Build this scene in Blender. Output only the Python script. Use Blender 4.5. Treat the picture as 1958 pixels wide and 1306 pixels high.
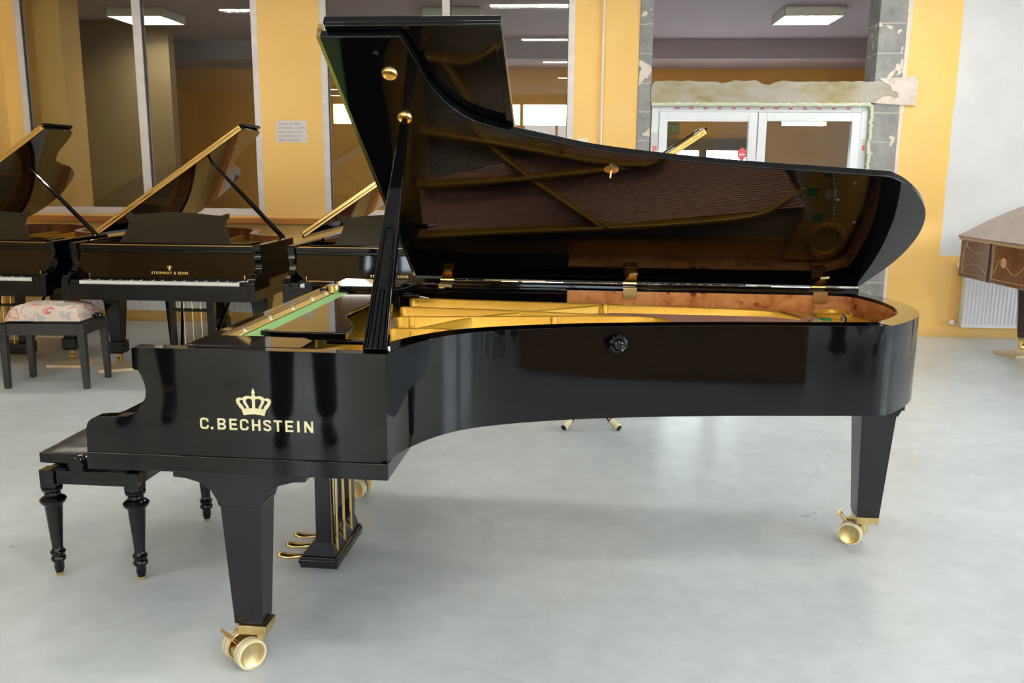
import bpy, bmesh, math, random
from mathutils import Vector, Matrix
R = math.radians
random.seed(7)
for o in list(bpy.data.objects): bpy.data.objects.remove(o)
COL = bpy.context.scene.collection
SC = bpy.context.scene

# ------------------------------------------------------------------ camera, world, exposure
F_PX, PITCH, ROLL, CAMH = 1700.0, 0.19187, 0.00802, 1.51204
cam = bpy.data.cameras.new('camera'); cam.sensor_width = 36.0
cam.lens = F_PX * 36.0 / 1958.0; cam.clip_start = 0.05; cam.clip_end = 200
camo = bpy.data.objects.new('camera', cam); COL.objects.link(camo)
c_, s_ = math.cos(PITCH), math.sin(PITCH)
fwd = Vector((0, c_, -s_)); up0 = Vector((0, s_, c_)); rt0 = Vector((1, 0, 0))
rt = rt0*math.cos(ROLL) + up0*math.sin(ROLL)
up = up0*math.cos(ROLL) - rt0*math.sin(ROLL)
m = Matrix.Identity(4)
for i in range(3):
    m[i][0] = rt[i]; m[i][1] = up[i]; m[i][2] = -fwd[i]
m.translation = Vector((0, 0, CAMH))
camo.matrix_world = m
SC.camera = camo
SC.view_settings.view_transform = 'Standard'; SC.view_settings.look = 'None'
SC.view_settings.gamma = 1.0; SC.view_settings.use_curve_mapping = False
SC.view_settings.exposure = 0.56
W = bpy.data.worlds.new('overcast_sky'); SC.world = W; W.use_nodes = True
bg = W.node_tree.nodes['Background']
bg.inputs[0].default_value = (0.80, 0.91, 1.0, 1); bg.inputs[1].default_value = 9.0
SC.cycles.max_bounces = 8; SC.cycles.glossy_bounces = 5; SC.cycles.transparent_max_bounces = 8
SC.cycles.diffuse_bounces = 4
SC.cycles.caustics_reflective = False; SC.cycles.caustics_refractive = False
SC.cycles.sample_clamp_indirect = 6.0

WALL_ROT = -math.atan(0.0716)
WALL_O = Vector((0, 8.46, 0))
def wallpt(e, d, z):
    a = WALL_ROT
    return Vector((WALL_O.x + e*math.cos(a) - d*math.sin(a), WALL_O.y + e*math.sin(a) + d*math.cos(a), z))
def portal(e, d, z, sx, sz, face):
    L = bpy.data.lights.new('window_daylight', 'AREA'); L.shape = 'RECTANGLE'; L.size = sx; L.size_y = sz
    L.cycles.is_portal = True
    o = bpy.data.objects.new('window_daylight', L); COL.objects.link(o)
    o.location = wallpt(e, d, z)
    # area light shines along its -Z
    o.rotation_euler = (R(90), 0, WALL_ROT + face)
    return o

# ------------------------------------------------------------------ materials
def mat(name, col=(.5,.5,.5), rough=.5, metal=0., ior=1.5, emis=None, estr=0., coat=0., spec=.5):
    M = bpy.data.materials.new(name); M.use_nodes = True
    b = M.node_tree.nodes['Principled BSDF']
    b.inputs['Base Color'].default_value = (*col, 1); b.inputs['Roughness'].default_value = rough
    b.inputs['Metallic'].default_value = metal; b.inputs['IOR'].default_value = ior
    b.inputs['Coat Weight'].default_value = coat; b.inputs['Coat Roughness'].default_value = .03
    b.inputs['Specular IOR Level'].default_value = spec
    if emis:
        b.inputs['Emission Color'].default_value = (*emis, 1); b.inputs['Emission Strength'].default_value = estr
    return M
def nt(M): return M.node_tree.nodes, M.node_tree.links, M.node_tree.nodes['Principled BSDF']
def tex_noise(M, scale, detail=4, rough=.55, vec='Object', stretch=(1,1,1), dist=0.):
    n, l, b = nt(M)
    tc = n.new('ShaderNodeTexCoord'); mp = n.new('ShaderNodeMapping'); mp.inputs['Scale'].default_value = stretch
    t = n.new('ShaderNodeTexNoise'); t.inputs['Scale'].default_value = scale; t.inputs['Detail'].default_value = detail
    t.inputs['Roughness'].default_value = rough; t.inputs['Distortion'].default_value = dist
    l.new(tc.outputs[vec], mp.inputs[0]); l.new(mp.outputs[0], t.inputs['Vector'])
    return t
def ramp(M, src, stops, interp='LINEAR'):
    n, l, b = nt(M)
    r = n.new('ShaderNodeValToRGB'); r.color_ramp.interpolation = interp
    e = r.color_ramp.elements
    e[0].position = stops[0][0]; e[0].color = (*stops[0][1], 1)
    e[1].position = stops[-1][0]; e[1].color = (*stops[-1][1], 1)
    for p, c in stops[1:-1]:
        x = e.new(p); x.color = (*c, 1)
    l.new(src, r.inputs[0]); return r
def noisy(name, stops, scale, rough=.5, stretch=(1,1,1), detail=4, metal=0., ior=1.5, bump=0., rvar=None, coat=0., dist=0.):
    M = mat(name, rough=rough, metal=metal, ior=ior, coat=coat)
    n, l, b = nt(M)
    t = tex_noise(M, scale, detail, stretch=stretch, dist=dist)
    r = ramp(M, t.outputs['Fac'], stops); l.new(r.outputs[0], b.inputs['Base Color'])
    if rvar:
        t2 = tex_noise(M, scale*.4, 3)
        q = n.new('ShaderNodeMapRange'); q.inputs['To Min'].default_value = rvar[0]; q.inputs['To Max'].default_value = rvar[1]
        q.inputs['From Min'].default_value = .35; q.inputs['From Max'].default_value = .65
        l.new(t2.outputs['Fac'], q.inputs['Value']); l.new(q.outputs[0], b.inputs['Roughness'])
    if bump:
        bp = n.new('ShaderNodeBump'); bp.inputs['Strength'].default_value = bump; bp.inputs['Distance'].default_value = .01
        l.new(t.outputs['Fac'], bp.inputs['Height']); l.new(bp.outputs[0], b.inputs['Normal'])
    return M
BLACK = mat('black_polyester', (.002,.002,.0025), .04, ior=1.43)
SATIN = mat('satin_black', (.012,.012,.014), .35)
LEGBLK = mat('leg_black', (.005,.0055,.007), .16, ior=1.46)
MUSICB = mat('desk_black', (.022,.016,.007), .10, ior=1.42)
BRASS = mat('polished_brass', (.83,.60,.24), .22, 1.0)
BRASSB = noisy('brushed_brass', [(.3,(.62,.45,.18)),(.7,(.86,.68,.34))], 30, .3, metal=1., stretch=(1,1,.2))
CREAMR = noisy('cream_rubber', [(.35,(.72,.62,.36)),(.65,(.84,.76,.52))], 25, .6)
GREYR = mat('grey_rubber', (.5,.44,.40), .6)
GOLD = noisy('bronze_gold_plate', [(.3,(.70,.37,.028)),(.7,(.76,.42,.038))], 60, .30, metal=.35, bump=.05)
LETTER = mat('inlaid_brass', (.93,.85,.52), .28, .55, emis=None)
FELTG = mat('green_felt', (.27,.52,.20), .9)
FELTD = mat('dark_green_felt', (.02,.22,.08), .9)
COPPER = noisy('copper_winding', [(.4,(.75,.34,.26)),(.6,(.9,.52,.42))], 200, .35, metal=.8)
STEEL = mat('steel_string', (.6,.58,.56), .25, 1.)
CHROME = mat('chrome', (.8,.8,.82), .12, 1.)
SOUND = noisy('soundboard_spruce', [(.3,(.50,.36,.18)),(.7,(.62,.47,.26))], 6, .3, stretch=(1,14,1))
IVORY = mat('white_key', (.85,.85,.82), .15)
EBONY = mat('black_key_plastic', (.01,.01,.01), .2)
def burl_mat():
    M = mat('burl_veneer', rough=.22, coat=.5); n, l, b = nt(M)
    t = tex_noise(M, 9, 8, .65, dist=1.2); r = ramp(M, t.outputs['Fac'], [(.3,(.36,.10,.025)),(.45,(.62,.22,.06)),(.6,(.74,.32,.11)),(.75,(.80,.40,.16))])
    v = n.new('ShaderNodeTexVoronoi'); v.inputs['Scale'].default_value = 16
    tc = n.new('ShaderNodeTexCoord'); mx = n.new('ShaderNodeMixRGB'); mx.inputs[0].default_value = .12
    t3 = tex_noise(M, 5, 3); l.new(tc.outputs['Object'], mx.inputs[1]); l.new(t3.outputs['Color'], mx.inputs[2]); l.new(mx.outputs[0], v.inputs['Vector'])
    r2 = ramp(M, v.outputs['Distance'], [(.0,(.10,.02,.01)),(.14,(.30,.10,.05)),(.28,(1,1,1))])
    m2 = n.new('ShaderNodeMixRGB'); m2.blend_type = 'MULTIPLY'
    t4 = tex_noise(M, 3.5, 2); r4 = ramp(M, t4.outputs['Fac'], [(.38,(0,0,0)),(.50,(1,1,1))]); l.new(r4.outputs[0], m2.inputs[0])
    l.new(r.outputs[0], m2.inputs[1]); l.new(r2.outputs[0], m2.inputs[2]); l.new(m2.outputs[0], b.inputs['Base Color'])
    return M
BURL = burl_mat()
MAHOG = noisy('flame_mahogany', [(.3,(.16,.045,.018)),(.55,(.24,.085,.03)),(.7,(.34,.15,.06))], 7, .12, stretch=(1,1,.35), detail=6, dist=.8, coat=.6)
MAHOGD = noisy('dark_mahogany', [(.3,(.035,.010,.010)),(.7,(.065,.02,.018))], 8, .3)
INLAY = mat('brass_inlay', (.62,.38,.16), .3)
PINE = noisy('plywood', [(.3,(.74,.56,.34)),(.7,(.84,.66,.44))], 8, .6, stretch=(1,6,1))
CLOTH = None
def cloth_mat():
    M = mat('patterned_fabric', rough=.9); n, l, b = nt(M)
    t = tex_noise(M, 5.5, 3, .5, dist=1.6)
    r = ramp(M, t.outputs['Fac'], [(.0,(.60,.50,.38)),(.38,(.62,.52,.42)),(.40,(.40,.36,.36)),(.47,(.50,.45,.42)),(.49,(.64,.56,.45)),(.585,(.60,.50,.42)),(.59,(.58,.10,.10)),(.615,(.60,.16,.15)),(.62,(.66,.50,.40)),(1,(.45,.40,.40))])
    l.new(r.outputs[0], b.inputs['Base Color'])
    return M
CLOTH = cloth_mat()

# ------------------------------------------------------------------ mesh helpers
class MB:
    def __init__(s): s.v=[]; s.f=[]; s.m=[]; s.mats=[]
    def mi(s, M):
        if M not in s.mats: s.mats.append(M)
        return s.mats.index(M)
    def add(s, vs, fs, M):
        o=len(s.v); s.v += [tuple(x) for x in vs]; k=s.mi(M)
        for f in fs: s.f.append([i+o for i in f]); s.m.append(k)
        return s
    def box(s, a, b, M, T=None):
        x0,y0,z0=a; x1,y1,z1=b
        vs=[Vector(p) for p in ((x0,y0,z0),(x1,y0,z0),(x1,y1,z0),(x0,y1,z0),(x0,y0,z1),(x1,y0,z1),(x1,y1,z1),(x0,y1,z1))]
        if T: vs=[T@p for p in vs]
        return s.add(vs, [(0,3,2,1),(4,5,6,7),(0,1,5,4),(1,2,6,5),(2,3,7,6),(3,0,4,7)], M)
    def taper(s, c0, h0, c1, h1, M, T=None):
        # box from centre c0 (half sizes h0) to centre c1 (half sizes h1)
        vs=[]
        for c,h in ((c0,h0),(c1,h1)):
            for sx,sy in ((-1,-1),(1,-1),(1,1),(-1,1)): vs.append(Vector((c[0]+sx*h[0],c[1]+sy*h[1],c[2])))
        if T: vs=[T@p for p in vs]
        return s.add(vs, [(0,3,2,1),(4,5,6,7),(0,1,5,4),(1,2,6,5),(2,3,7,6),(3,0,4,7)], M)
    def prism(s, poly, w0, w1, M, axis='z', T=None, Mside=None):
        # poly: 2D points. axis z: (x,y) extruded z; axis y: (x,z) extruded y; axis x: (y,z) extruded x
        def P(p,w):
            if axis=='z': q=Vector((p[0],p[1],w))
            elif axis=='y': q=Vector((p[0],w,p[1]))
            else: q=Vector((w,p[0],p[1]))
            return T@q if T else q
        n=len(poly); vs=[P(p,w0) for p in poly]+[P(p,w1) for p in poly]
        ar=sum(poly[i][0]*poly[(i+1)%n][1]-poly[(i+1)%n][0]*poly[i][1] for i in range(n))
        flip=(ar<0) ^ (w1<w0) ^ (axis=='y')
        fs=[list(range(n))[::-1], list(range(n,2*n))]; sd=[(i,(i+1)%n,n+(i+1)%n,n+i) for i in range(n)]
        if flip: fs=[f[::-1] for f in fs]; sd=[f[::-1] for f in sd]
        s.add(vs, fs, M)
        o=len(s.v)-2*n; k=s.mi(Mside or M)
        for f in sd: s.f.append([i+o for i in f]); s.m.append(k)
        return s
    def lathe(s, prof, c, M, axis=(0,0,1), seg=24, cap=True):
        # prof: (r, h) along axis from c
        az=Vector(axis).normalized(); ax=az.orthogonal().normalized(); ay=az.cross(ax); c=Vector(c)
        vs=[]; fs=[]
        for r,h in prof:
            for k in range(seg):
                t=2*math.pi*k/seg; vs.append(c+az*h+(ax*math.cos(t)+ay*math.sin(t))*max(r,1e-5))
        for i in range(len(prof)-1):
            for k in range(seg):
                a=i*seg+k; b=i*seg+(k+1)%seg; fs.append((a,b,b+seg,a+seg))
        if cap: fs.append(list(range(seg))[::-1]); fs.append([ (len(prof)-1)*seg+k for k in range(seg)])
        return s.add(vs, fs, M)
    def tube(s, pts, r, M, seg=8, cap=True):
        pts=[Vector(p) for p in pts]; n=len(pts); rr = r if isinstance(r,(list,tuple)) else [r]*n
        vs=[]; prev=None
        for i,p in enumerate(pts):
            d=(pts[min(i+1,n-1)]-pts[max(i-1,0)]).normalized()
            a=d.orthogonal().normalized() if prev is None else (prev-d*prev.dot(d)).normalized()
            prev=a; b=d.cross(a)
            for k in range(seg):
                t=2*math.pi*k/seg; vs.append(p+(a*math.cos(t)+b*math.sin(t))*rr[i])
        fs=[]
        for i in range(n-1):
            for k in range(seg):
                x=i*seg+k; y=i*seg+(k+1)%seg; fs.append((x,y,y+seg,x+seg))
        if cap: fs.append(list(range(seg))[::-1]); fs.append([(n-1)*seg+k for k in range(seg)])
        return s.add(vs, fs, M)
    def bar(s, a, b, w, h, M, upv=(0,0,1)):
        # rectangular bar from a to b: width w (sideways), height h (along upv)
        a=Vector(a); b=Vector(b); d=(b-a).normalized(); u=Vector(upv); sd=d.cross(u).normalized(); u=sd.cross(d).normalized()
        vs=[]
        for p in (a,b):
            for x,y in ((-1,-1),(1,-1),(1,1),(-1,1)): vs.append(p+sd*x*w/2+u*y*h/2)
        return s.add(vs, [(0,1,2,3),(7,6,5,4),(0,4,5,1),(1,5,6,2),(2,6,7,3),(3,7,4,0)], M)
    def ribbon(s, outer, inner, z0, z1, M, Mtop=None, Min=None, closed=False):
        n=len(outer); vs=[]
        for p,q in zip(outer,inner):
            vs += [(p[0],p[1],z0),(p[0],p[1],z1),(q[0],q[1],z1),(q[0],q[1],z0)]
        o=len(s.v); s.v += vs
        rng = range(n) if closed else range(n-1)
        for i in rng:
            a=o+4*i; b=o+4*((i+1)%n)
            for k,mm in ((0,M),(1,Mtop or M),(2,Min or M),(3,M)):
                s.f.append([a+k,b+k,b+(k+1)%4,a+(k+1)%4]); s.m.append(s.mi(mm))
        if not closed:
            k=s.mi(M); s.f.append([o,o+1,o+2,o+3]); s.m.append(k); a=o+4*(n-1); s.f.append([a+3,a+2,a+1,a]); s.m.append(k)
        return s
    def build(s, name, parent=None, bevel=0., seg=2, smooth=True, ang=35, T=None, sub=0):
        me=bpy.data.meshes.new(name); me.from_pydata([tuple(x) for x in s.v],[],s.f)
        for M in s.mats: me.materials.append(M)
        for p,k in zip(me.polygons,s.m): p.material_index=k
        bm=bmesh.new(); bm.from_mesh(me); bmesh.ops.recalc_face_normals(bm, faces=bm.faces)
        if smooth:
            for f in bm.faces: f.smooth=True
            if not bevel and not sub:
                for e in bm.edges:
                    if len(e.link_faces)==2 and e.calc_face_angle(0)>R(ang): e.smooth=False
        bm.to_mesh(me); bm.free()
        o=bpy.data.objects.new(name, me); COL.objects.link(o)
        if parent: o.parent=parent
        if T is not None: o.matrix_local=T
        if bevel:
            b=o.modifiers.new('bevel','BEVEL'); b.width=bevel; b.segments=seg; b.limit_method='ANGLE'; b.angle_limit=R(ang); b.harden_normals=True
        if sub:
            b=o.modifiers.new('sub','SUBSURF'); b.levels=sub; b.render_levels=sub
        return o
def empty(name, loc, rz=0., label=None, cat=None, group=None):
    o=bpy.data.objects.new(name,None); COL.objects.link(o); o.location=loc; o.rotation_euler=(0,0,rz); o.empty_display_size=.1
    if label: tag(o,label,cat,group)
    return o
def tag(o,label,cat,group=None):
    o['label']=label; o['category']=cat
    if group: o['group']=group
    return o
def struct(o): o['kind']='structure'; return o
def copy_tree(o, parent=None):
    c=o.copy(); COL.objects.link(c)
    if parent: c.parent=parent
    for ch in list(o.children): copy_tree(ch,c)
    return c
def spline(pts, n=8, closed=False):
    out=[]; P=[Vector((*p,0)) if len(p)==2 else Vector(p) for p in pts]; L=len(P)
    for i in range(L if closed else L-1):
        p0=P[i-1] if (i>0 or closed) else P[0]*2-P[1]; p1=P[i]; p2=P[(i+1)%L]; p3=P[(i+2)%L] if (i+2<L or closed) else P[-1]*2-P[-2]
        for k in range(n):
            t=k/n; out.append(.5*((2*p1)+(-p0+p2)*t+(2*p0-5*p1+4*p2-p3)*t*t+(-p0+3*p1-3*p2+p3)*t**3))
    if not closed: out.append(P[-1])
    return [tuple(q)[:len(pts[0])] for q in out]
def offset(path, d):
    n=len(path); out=[]
    for i in range(n):
        a=Vector(path[max(i-1,0)]); p=Vector(path[i]); b=Vector(path[min(i+1,n-1)])
        d1=(p-a); d2=(b-p)
        d1 = d1.normalized() if d1.length>1e-9 else d2.normalized(); d2 = d2.normalized() if d2.length>1e-9 else d1
        n1=Vector((-d1.y,d1.x)); n2=Vector((-d2.y,d2.x)); nn=(n1+n2)
        nn = nn.normalized() if nn.length>1e-6 else n1
        c=max(.35,nn.dot(n1)); out.append(tuple(p+nn*d/c))
    return out
def arc(cx,cy,r,a0,a1,n=10): return [(cx+r*math.cos(R(a0+(a1-a0)*k/n)),cy+r*math.sin(R(a0+(a1-a0)*k/n))) for k in range(n+1)]
def text_mesh(name, txt, size, M, parent, T, extr=.0006, bold=0., spacing=1., align='CENTER', sx=1.):
    cu=bpy.data.curves.new(name,'FONT'); cu.body=txt; cu.size=size; cu.extrude=extr; cu.offset=bold; cu.space_character=spacing; cu.align_x=align
    o=bpy.data.objects.new(name+'_tmp',cu); COL.objects.link(o)
    bpy.context.view_layer.update()
    dg=bpy.context.evaluated_depsgraph_get(); me=bpy.data.meshes.new_from_object(o.evaluated_get(dg)); me.name=name
    bpy.data.objects.remove(o); bpy.data.curves.remove(cu)
    for v in me.vertices: v.co.x*=sx
    me.materials.clear(); me.materials.append(M)
    q=bpy.data.objects.new(name,me); COL.objects.link(q); q.parent=parent; q.matrix_local=T
    return q

def curve_mesh(name, loops, M, parent, T, extr=.0008):
    cu=bpy.data.curves.new(name,'CURVE'); cu.dimensions='2D'; cu.fill_mode='BOTH'; cu.extrude=extr
    for L in loops:
        sp=cu.splines.new('POLY'); sp.points.add(len(L)-1); sp.use_cyclic_u=True
        for p,q in zip(sp.points,L): p.co=(q[0],q[1],0,1)
    o=bpy.data.objects.new(name+'_tmp',cu); COL.objects.link(o); bpy.context.view_layer.update()
    me=bpy.data.meshes.new_from_object(o.evaluated_get(bpy.context.evaluated_depsgraph_get())); me.name=name
    bpy.data.objects.remove(o); bpy.data.curves.remove(cu)
    me.materials.clear(); me.materials.append(M)
    q=bpy.data.objects.new(name,me); COL.objects.link(q); q.parent=parent; q.matrix_local=T
    return q
# ------------------------------------------------------------------ the rooms
def wall_obj(name, mb, **k):
    o=mb.build(name, **k); o.location=WALL_O; o.rotation_euler=(0,0,WALL_ROT); return o
def yellow_mat():
    M=mat('yellow_wall_paint', rough=.65); n,l,b=nt(M)
    t=tex_noise(M,1.3,5,.6); r=ramp(M,t.outputs['Fac'],[(.3,(.87,.54,.155)),(.55,(.89,.57,.18)),(.75,(.91,.61,.23))])
    tc=n.new('ShaderNodeTexCoord'); sp=n.new('ShaderNodeSeparateXYZ'); l.new(tc.outputs['Object'],sp.inputs[0])
    t2=tex_noise(M,4,3); 
    def math_(op,a,bv):
        q=n.new('ShaderNodeMath'); q.operation=op
        for i,x in enumerate((a,bv)):
            if hasattr(x,'is_linked') or hasattr(x,'links'): l.new(x,q.inputs[i])
            else: q.inputs[i].default_value=x
        return q.outputs[0]
    jit=math_('MULTIPLY',math_('SUBTRACT',t2.outputs['Fac'],.5),.04)
    x=math_('ADD',sp.outputs['X'],jit); z=math_('ADD',sp.outputs['Z'],jit)
    mx=math_('GREATER_THAN',x,3.93); mz=math_('GREATER_THAN',z,.76); mk=math_('MULTIPLY',mx,mz)
    band=math_('MULTIPLY',math_('GREATER_THAN',x,3.80),math_('GREATER_THAN',z,1.2))
    m0=n.new('ShaderNodeMixRGB'); l.new(math_('MULTIPLY',band,.18),m0.inputs[0]); l.new(r.outputs[0],m0.inputs[1]); m0.inputs[2].default_value=(.88,.62,.10,1)
    m1=n.new('ShaderNodeMixRGB'); l.new(mk,m1.inputs[0]); l.new(m0.outputs[0],m1.inputs[1])
    t5=tex_noise(M,3,4); r5=ramp(M,t5.outputs['Fac'],[(.3,(.66,.67,.67)),(.7,(.72,.73,.73))]); l.new(r5.outputs[0],m1.inputs[2])
    # paint turns darker brown towards the floor
    low=n.new('ShaderNodeMapRange'); low.inputs['From Min'].default_value=.0; low.inputs['From Max'].default_value=.09; low.inputs['To Min'].default_value=.55; low.inputs['To Max'].default_value=0
    l.new(z,low.inputs['Value'])
    m2=n.new('ShaderNodeMixRGB'); l.new(low.outputs[0],m2.inputs[0]); l.new(m1.outputs[0],m2.inputs[1]); m2.inputs[2].default_value=(.50,.33,.12,1)
    l.new(m2.outputs[0],b.inputs['Base Color']); return M
YEL=yellow_mat()
WHITEW=mat('white_plaster',(.74,.74,.73),.8)
CEIL=mat('ceiling_paint',(.68,.66,.66),.9)
LILAC=mat('lilac_ceiling',(.46,.40,.435),.9)
ORANGE=noisy('orange_wall_paint',[(.3,(.76,.38,.09)),(.7,(.82,.43,.11))],2,.7)
OLIVE=mat('brown_partition_paint',(.26,.19,.10),.7)
def floor_mat():
    M=mat('concrete_floor',rough=.3,ior=1.5); n,l,b=nt(M)
    t=tex_noise(M,.8,6,.62,dist=.4); r=ramp(M,t.outputs['Fac'],[(.3,(.53,.59,.615)),(.5,(.605,.665,.695)),(.7,(.665,.73,.76))])
    t2=tex_noise(M,7,6,.7); r2=ramp(M,t2.outputs['Fac'],[(.35,(.90,.90,.90)),(.65,(1.06,1.06,1.06))])
    mm=n.new('ShaderNodeMixRGB'); mm.blend_type='MULTIPLY'; mm.inputs[0].default_value=.8; l.new(r.outputs[0],mm.inputs[1]); l.new(r2.outputs[0],mm.inputs[2])
    # fine hairline cracks
    v=n.new('ShaderNodeTexVoronoi'); v.feature='DISTANCE_TO_EDGE'; v.inputs['Scale'].default_value=.55
    t3=tex_noise(M,2.2,6,.6); tc=n.new('ShaderNodeTexCoord'); mx=n.new('ShaderNodeMixRGB'); mx.inputs[0].default_value=.22
    l.new(tc.outputs['Object'],mx.inputs[1]); l.new(t3.outputs['Color'],mx.inputs[2]); l.new(mx.outputs[0],v.inputs['Vector'])
    r3=ramp(M,v.outputs['Distance'],[(.0,(.86,.86,.86)),(.002,(.95,.95,.95)),(.004,(1,1,1))])
    m3=n.new('ShaderNodeMixRGB'); m3.blend_type='MULTIPLY'; 
    t6=tex_noise(M,.7,2); r6=ramp(M,t6.outputs['Fac'],[(.5,(0,0,0)),(.6,(1,1,1))]); l.new(r6.outputs[0],m3.inputs[0])
    l.new(mm.outputs[0],m3.inputs[1]); l.new(r3.outputs[0],m3.inputs[2])
    # pale specks
    t4=tex_noise(M,38,2,.5); r4=ramp(M,t4.outputs['Fac'],[(.78,(0,0,0)),(.80,(1,1,1))])
    m4=n.new('ShaderNodeMixRGB'); l.new(r4.outputs[0],m4.inputs[0]); l.new(m3.outputs[0],m4.inputs[1]); m4.inputs[2].default_value=(.8,.8,.78,1)
    l.new(m4.outputs[0],b.inputs['Base Color'])
    q=n.new('ShaderNodeMapRange'); q.inputs['From Min'].default_value=.3; q.inputs['From Max'].default_value=.7; q.inputs['To Min'].default_value=.26; q.inputs['To Max'].default_value=.40
    l.new(t.outputs['Fac'],q.inputs['Value']); l.new(q.outputs[0],b.inputs['Roughness'])
    return M
FLOOR=floor_mat()
FX0,FX1,FY0=-9.,9.,-14.0
E1=6.0  # depth of the room behind
struct(wall_obj('floor',MB().box((FX0-.3,FY0-.3,-.1),(FX1+.3,E1+.3,0),FLOOR)))
CZ=3.3
struct(wall_obj('ceiling',MB().box((FX0-.3,FY0-.3,CZ),(FX1+.3,0.0,CZ+.15),CEIL)))
TH=.30
# back wall with two windows and the broken-out doorway
w=MB()
def seg(x0,x1,z0,z1,d0=0,d1=TH,M=None): w.box((x0,d0,z0),(x1,d1,z1),M or YEL)
seg(FX0,-4.73,0,CZ); seg(-4.73,1.13,0,1.05); seg(-2.39,-1.80,1.05,CZ); seg(.55,1.13,1.05,CZ)
seg(-4.73,-2.39,3.14,CZ); seg(-1.80,.55,3.14,CZ); seg(3.48,FX1,0,CZ)
wb=wall_obj('wall_back',w,smooth=False); struct(wb)
struct(wall_obj('trim_1',MB().box((FX0,-.32,0),(-4.88,0,CZ),YEL),smooth=False))
# concrete block jambs
def block_mat():
    M=mat('concrete_block',rough=.85); n,l,b=nt(M)
    tc=n.new('ShaderNodeTexCoord'); sp=n.new('ShaderNodeSeparateXYZ'); l.new(tc.outputs['Object'],sp.inputs[0])
    t=tex_noise(M,4,6,.7); r=ramp(M,t.outputs['Fac'],[(.3,(.20,.205,.20)),(.55,(.31,.315,.31)),(.75,(.42,.425,.42))])
    # courses every 0.25 m
    md=n.new('ShaderNodeMath'); md.operation='FRACT'; dv=n.new('ShaderNodeMath'); dv.operation='DIVIDE'; dv.inputs[1].default_value=.255
    t2=tex_noise(M,9,3); ad=n.new('ShaderNodeMath'); ad.operation='MULTIPLY_ADD'; ad.inputs[1].default_value=.02
    l.new(t2.outputs['Fac'],ad.inputs[0]); l.new(sp.outputs['Z'],ad.inputs[2]); l.new(ad.outputs[0],dv.inputs[0]); l.new(dv.outputs[0],md.inputs[0])
    r2=ramp(M,md.outputs[0],[(.0,(1,1,1)),(.035,(0,0,0)),(.97,(0,0,0)),(1.,(1,1,1))])
    m1=n.new('ShaderNodeMixRGB'); l.new(r2.outputs[0],m1.inputs[0]); l.new(r.outputs[0],m1.inputs[1]); m1.inputs[2].default_value=(.55,.52,.47,1)
    t3=tex_noise(M,3.1,4,.55,dist=.5); r3=ramp(M,t3.outputs['Fac'],[(.585,(0,0,0)),(.60,(1,1,1))])
    m2=n.new('ShaderNodeMixRGB'); l.new(r3.outputs[0],m2.inputs[0]); l.new(m1.outputs[0],m2.inputs[1]); m2.inputs[2].default_value=(.70,.64,.55,1)
    l.new(m2.outputs[0],b.inputs['Base Color'])
    bp=n.new('ShaderNodeBump'); bp.inputs['Strength'].default_value=.6; bp.inputs['Distance'].default_value=.02; l.new(r3.outputs[0],bp.inputs['Height']); l.new(bp.outputs[0],b.inputs['Normal'])
    return M
BLOCK=block_mat()
struct(wall_obj('trim_2',MB().box((1.13,-.012,0),(1.25,TH,CZ),BLOCK),bevel=.006))
struct(wall_obj('trim_3',MB().box((3.22,-.012,0),(3.46,TH,CZ),BLOCK),bevel=.006))
struct(wall_obj('trim_4',MB().prism([(3.455,0),(3.485,0),(3.48,.6),(3.49,1.1),(3.483,1.7),(3.492,2.1),(3.488,2.5),(3.50,3.0),(3.50,CZ),(3.455,CZ)],-.018,.05,noisy('plaster_edge',[(.3,(.70,.60,.50)),(.7,(.78,.70,.62))],8,.9),axis='y')))
# lintel with a ragged top edge
lp=[(1.25,2.115),(3.24,2.115),(3.24,2.10),(3.575,2.10),(3.585,2.22),(3.59,2.335),(3.48,2.33),(3.3,2.31)]
xs=3.2
while xs>1.3:
    lp.append((xs,2.30+random.uniform(-.006,.012)-(.03 if 1.82<xs-.0<1.9 or 2.2<xs<2.32 else 0))); xs-=.06
lp.append((1.28,2.30)); lp.append((1.25,2.26))
LINT=noisy('stained_lintel',[(.30,(.27,.22,.10)),(.42,(.38,.33,.20)),(.55,(.43,.41,.35)),(.75,(.48,.47,.43))],2.6,.9,stretch=(1,1,2),detail=7,bump=.3)
struct(wall_obj('trim_5',MB().prism(lp,-.022,TH-.02,LINT,axis='y')))
PLAST=noisy('plaster_patch',[(.35,(.62,.55,.47)),(.6,(.74,.68,.62))],14,.9,bump=.5)
pp=[(3.22,2.115),(3.30,2.17),(3.36,2.175),(3.40,2.15),(3.43,2.17),(3.41,2.21),(3.37,2.22),(3.36,2.26),(3.30,2.29),(3.25,2.325),(3.58,2.342),(3.595,2.25),(3.58,2.095),(3.4,2.10)]
struct(wall_obj('trim_6',MB().prism(pp,-.030,-.021,PLAST,axis='y')))
# expanding foam round the door frame
foam=mat('expanding_foam',(.66,.70,.52),.9)
fm=MB(); x=1.27
while x<3.2: fm.lathe([(.001,-.02),(.017,-.012),(.020,0),(.016,.013),(.001,.02)],(x,-.02,2.098+random.uniform(-.004,.004)),foam,(1,0,0),8); x+=.022
z=.02
while z<2.1: fm.lathe([(.001,-.02),(.016,-.01),(.019,0),(.015,.012),(.001,.02)],(3.212+random.uniform(-.007,.005),-.02,z),foam,(0,0,1),8); z+=.024
struct(wall_obj('trim_7',fm))
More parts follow.
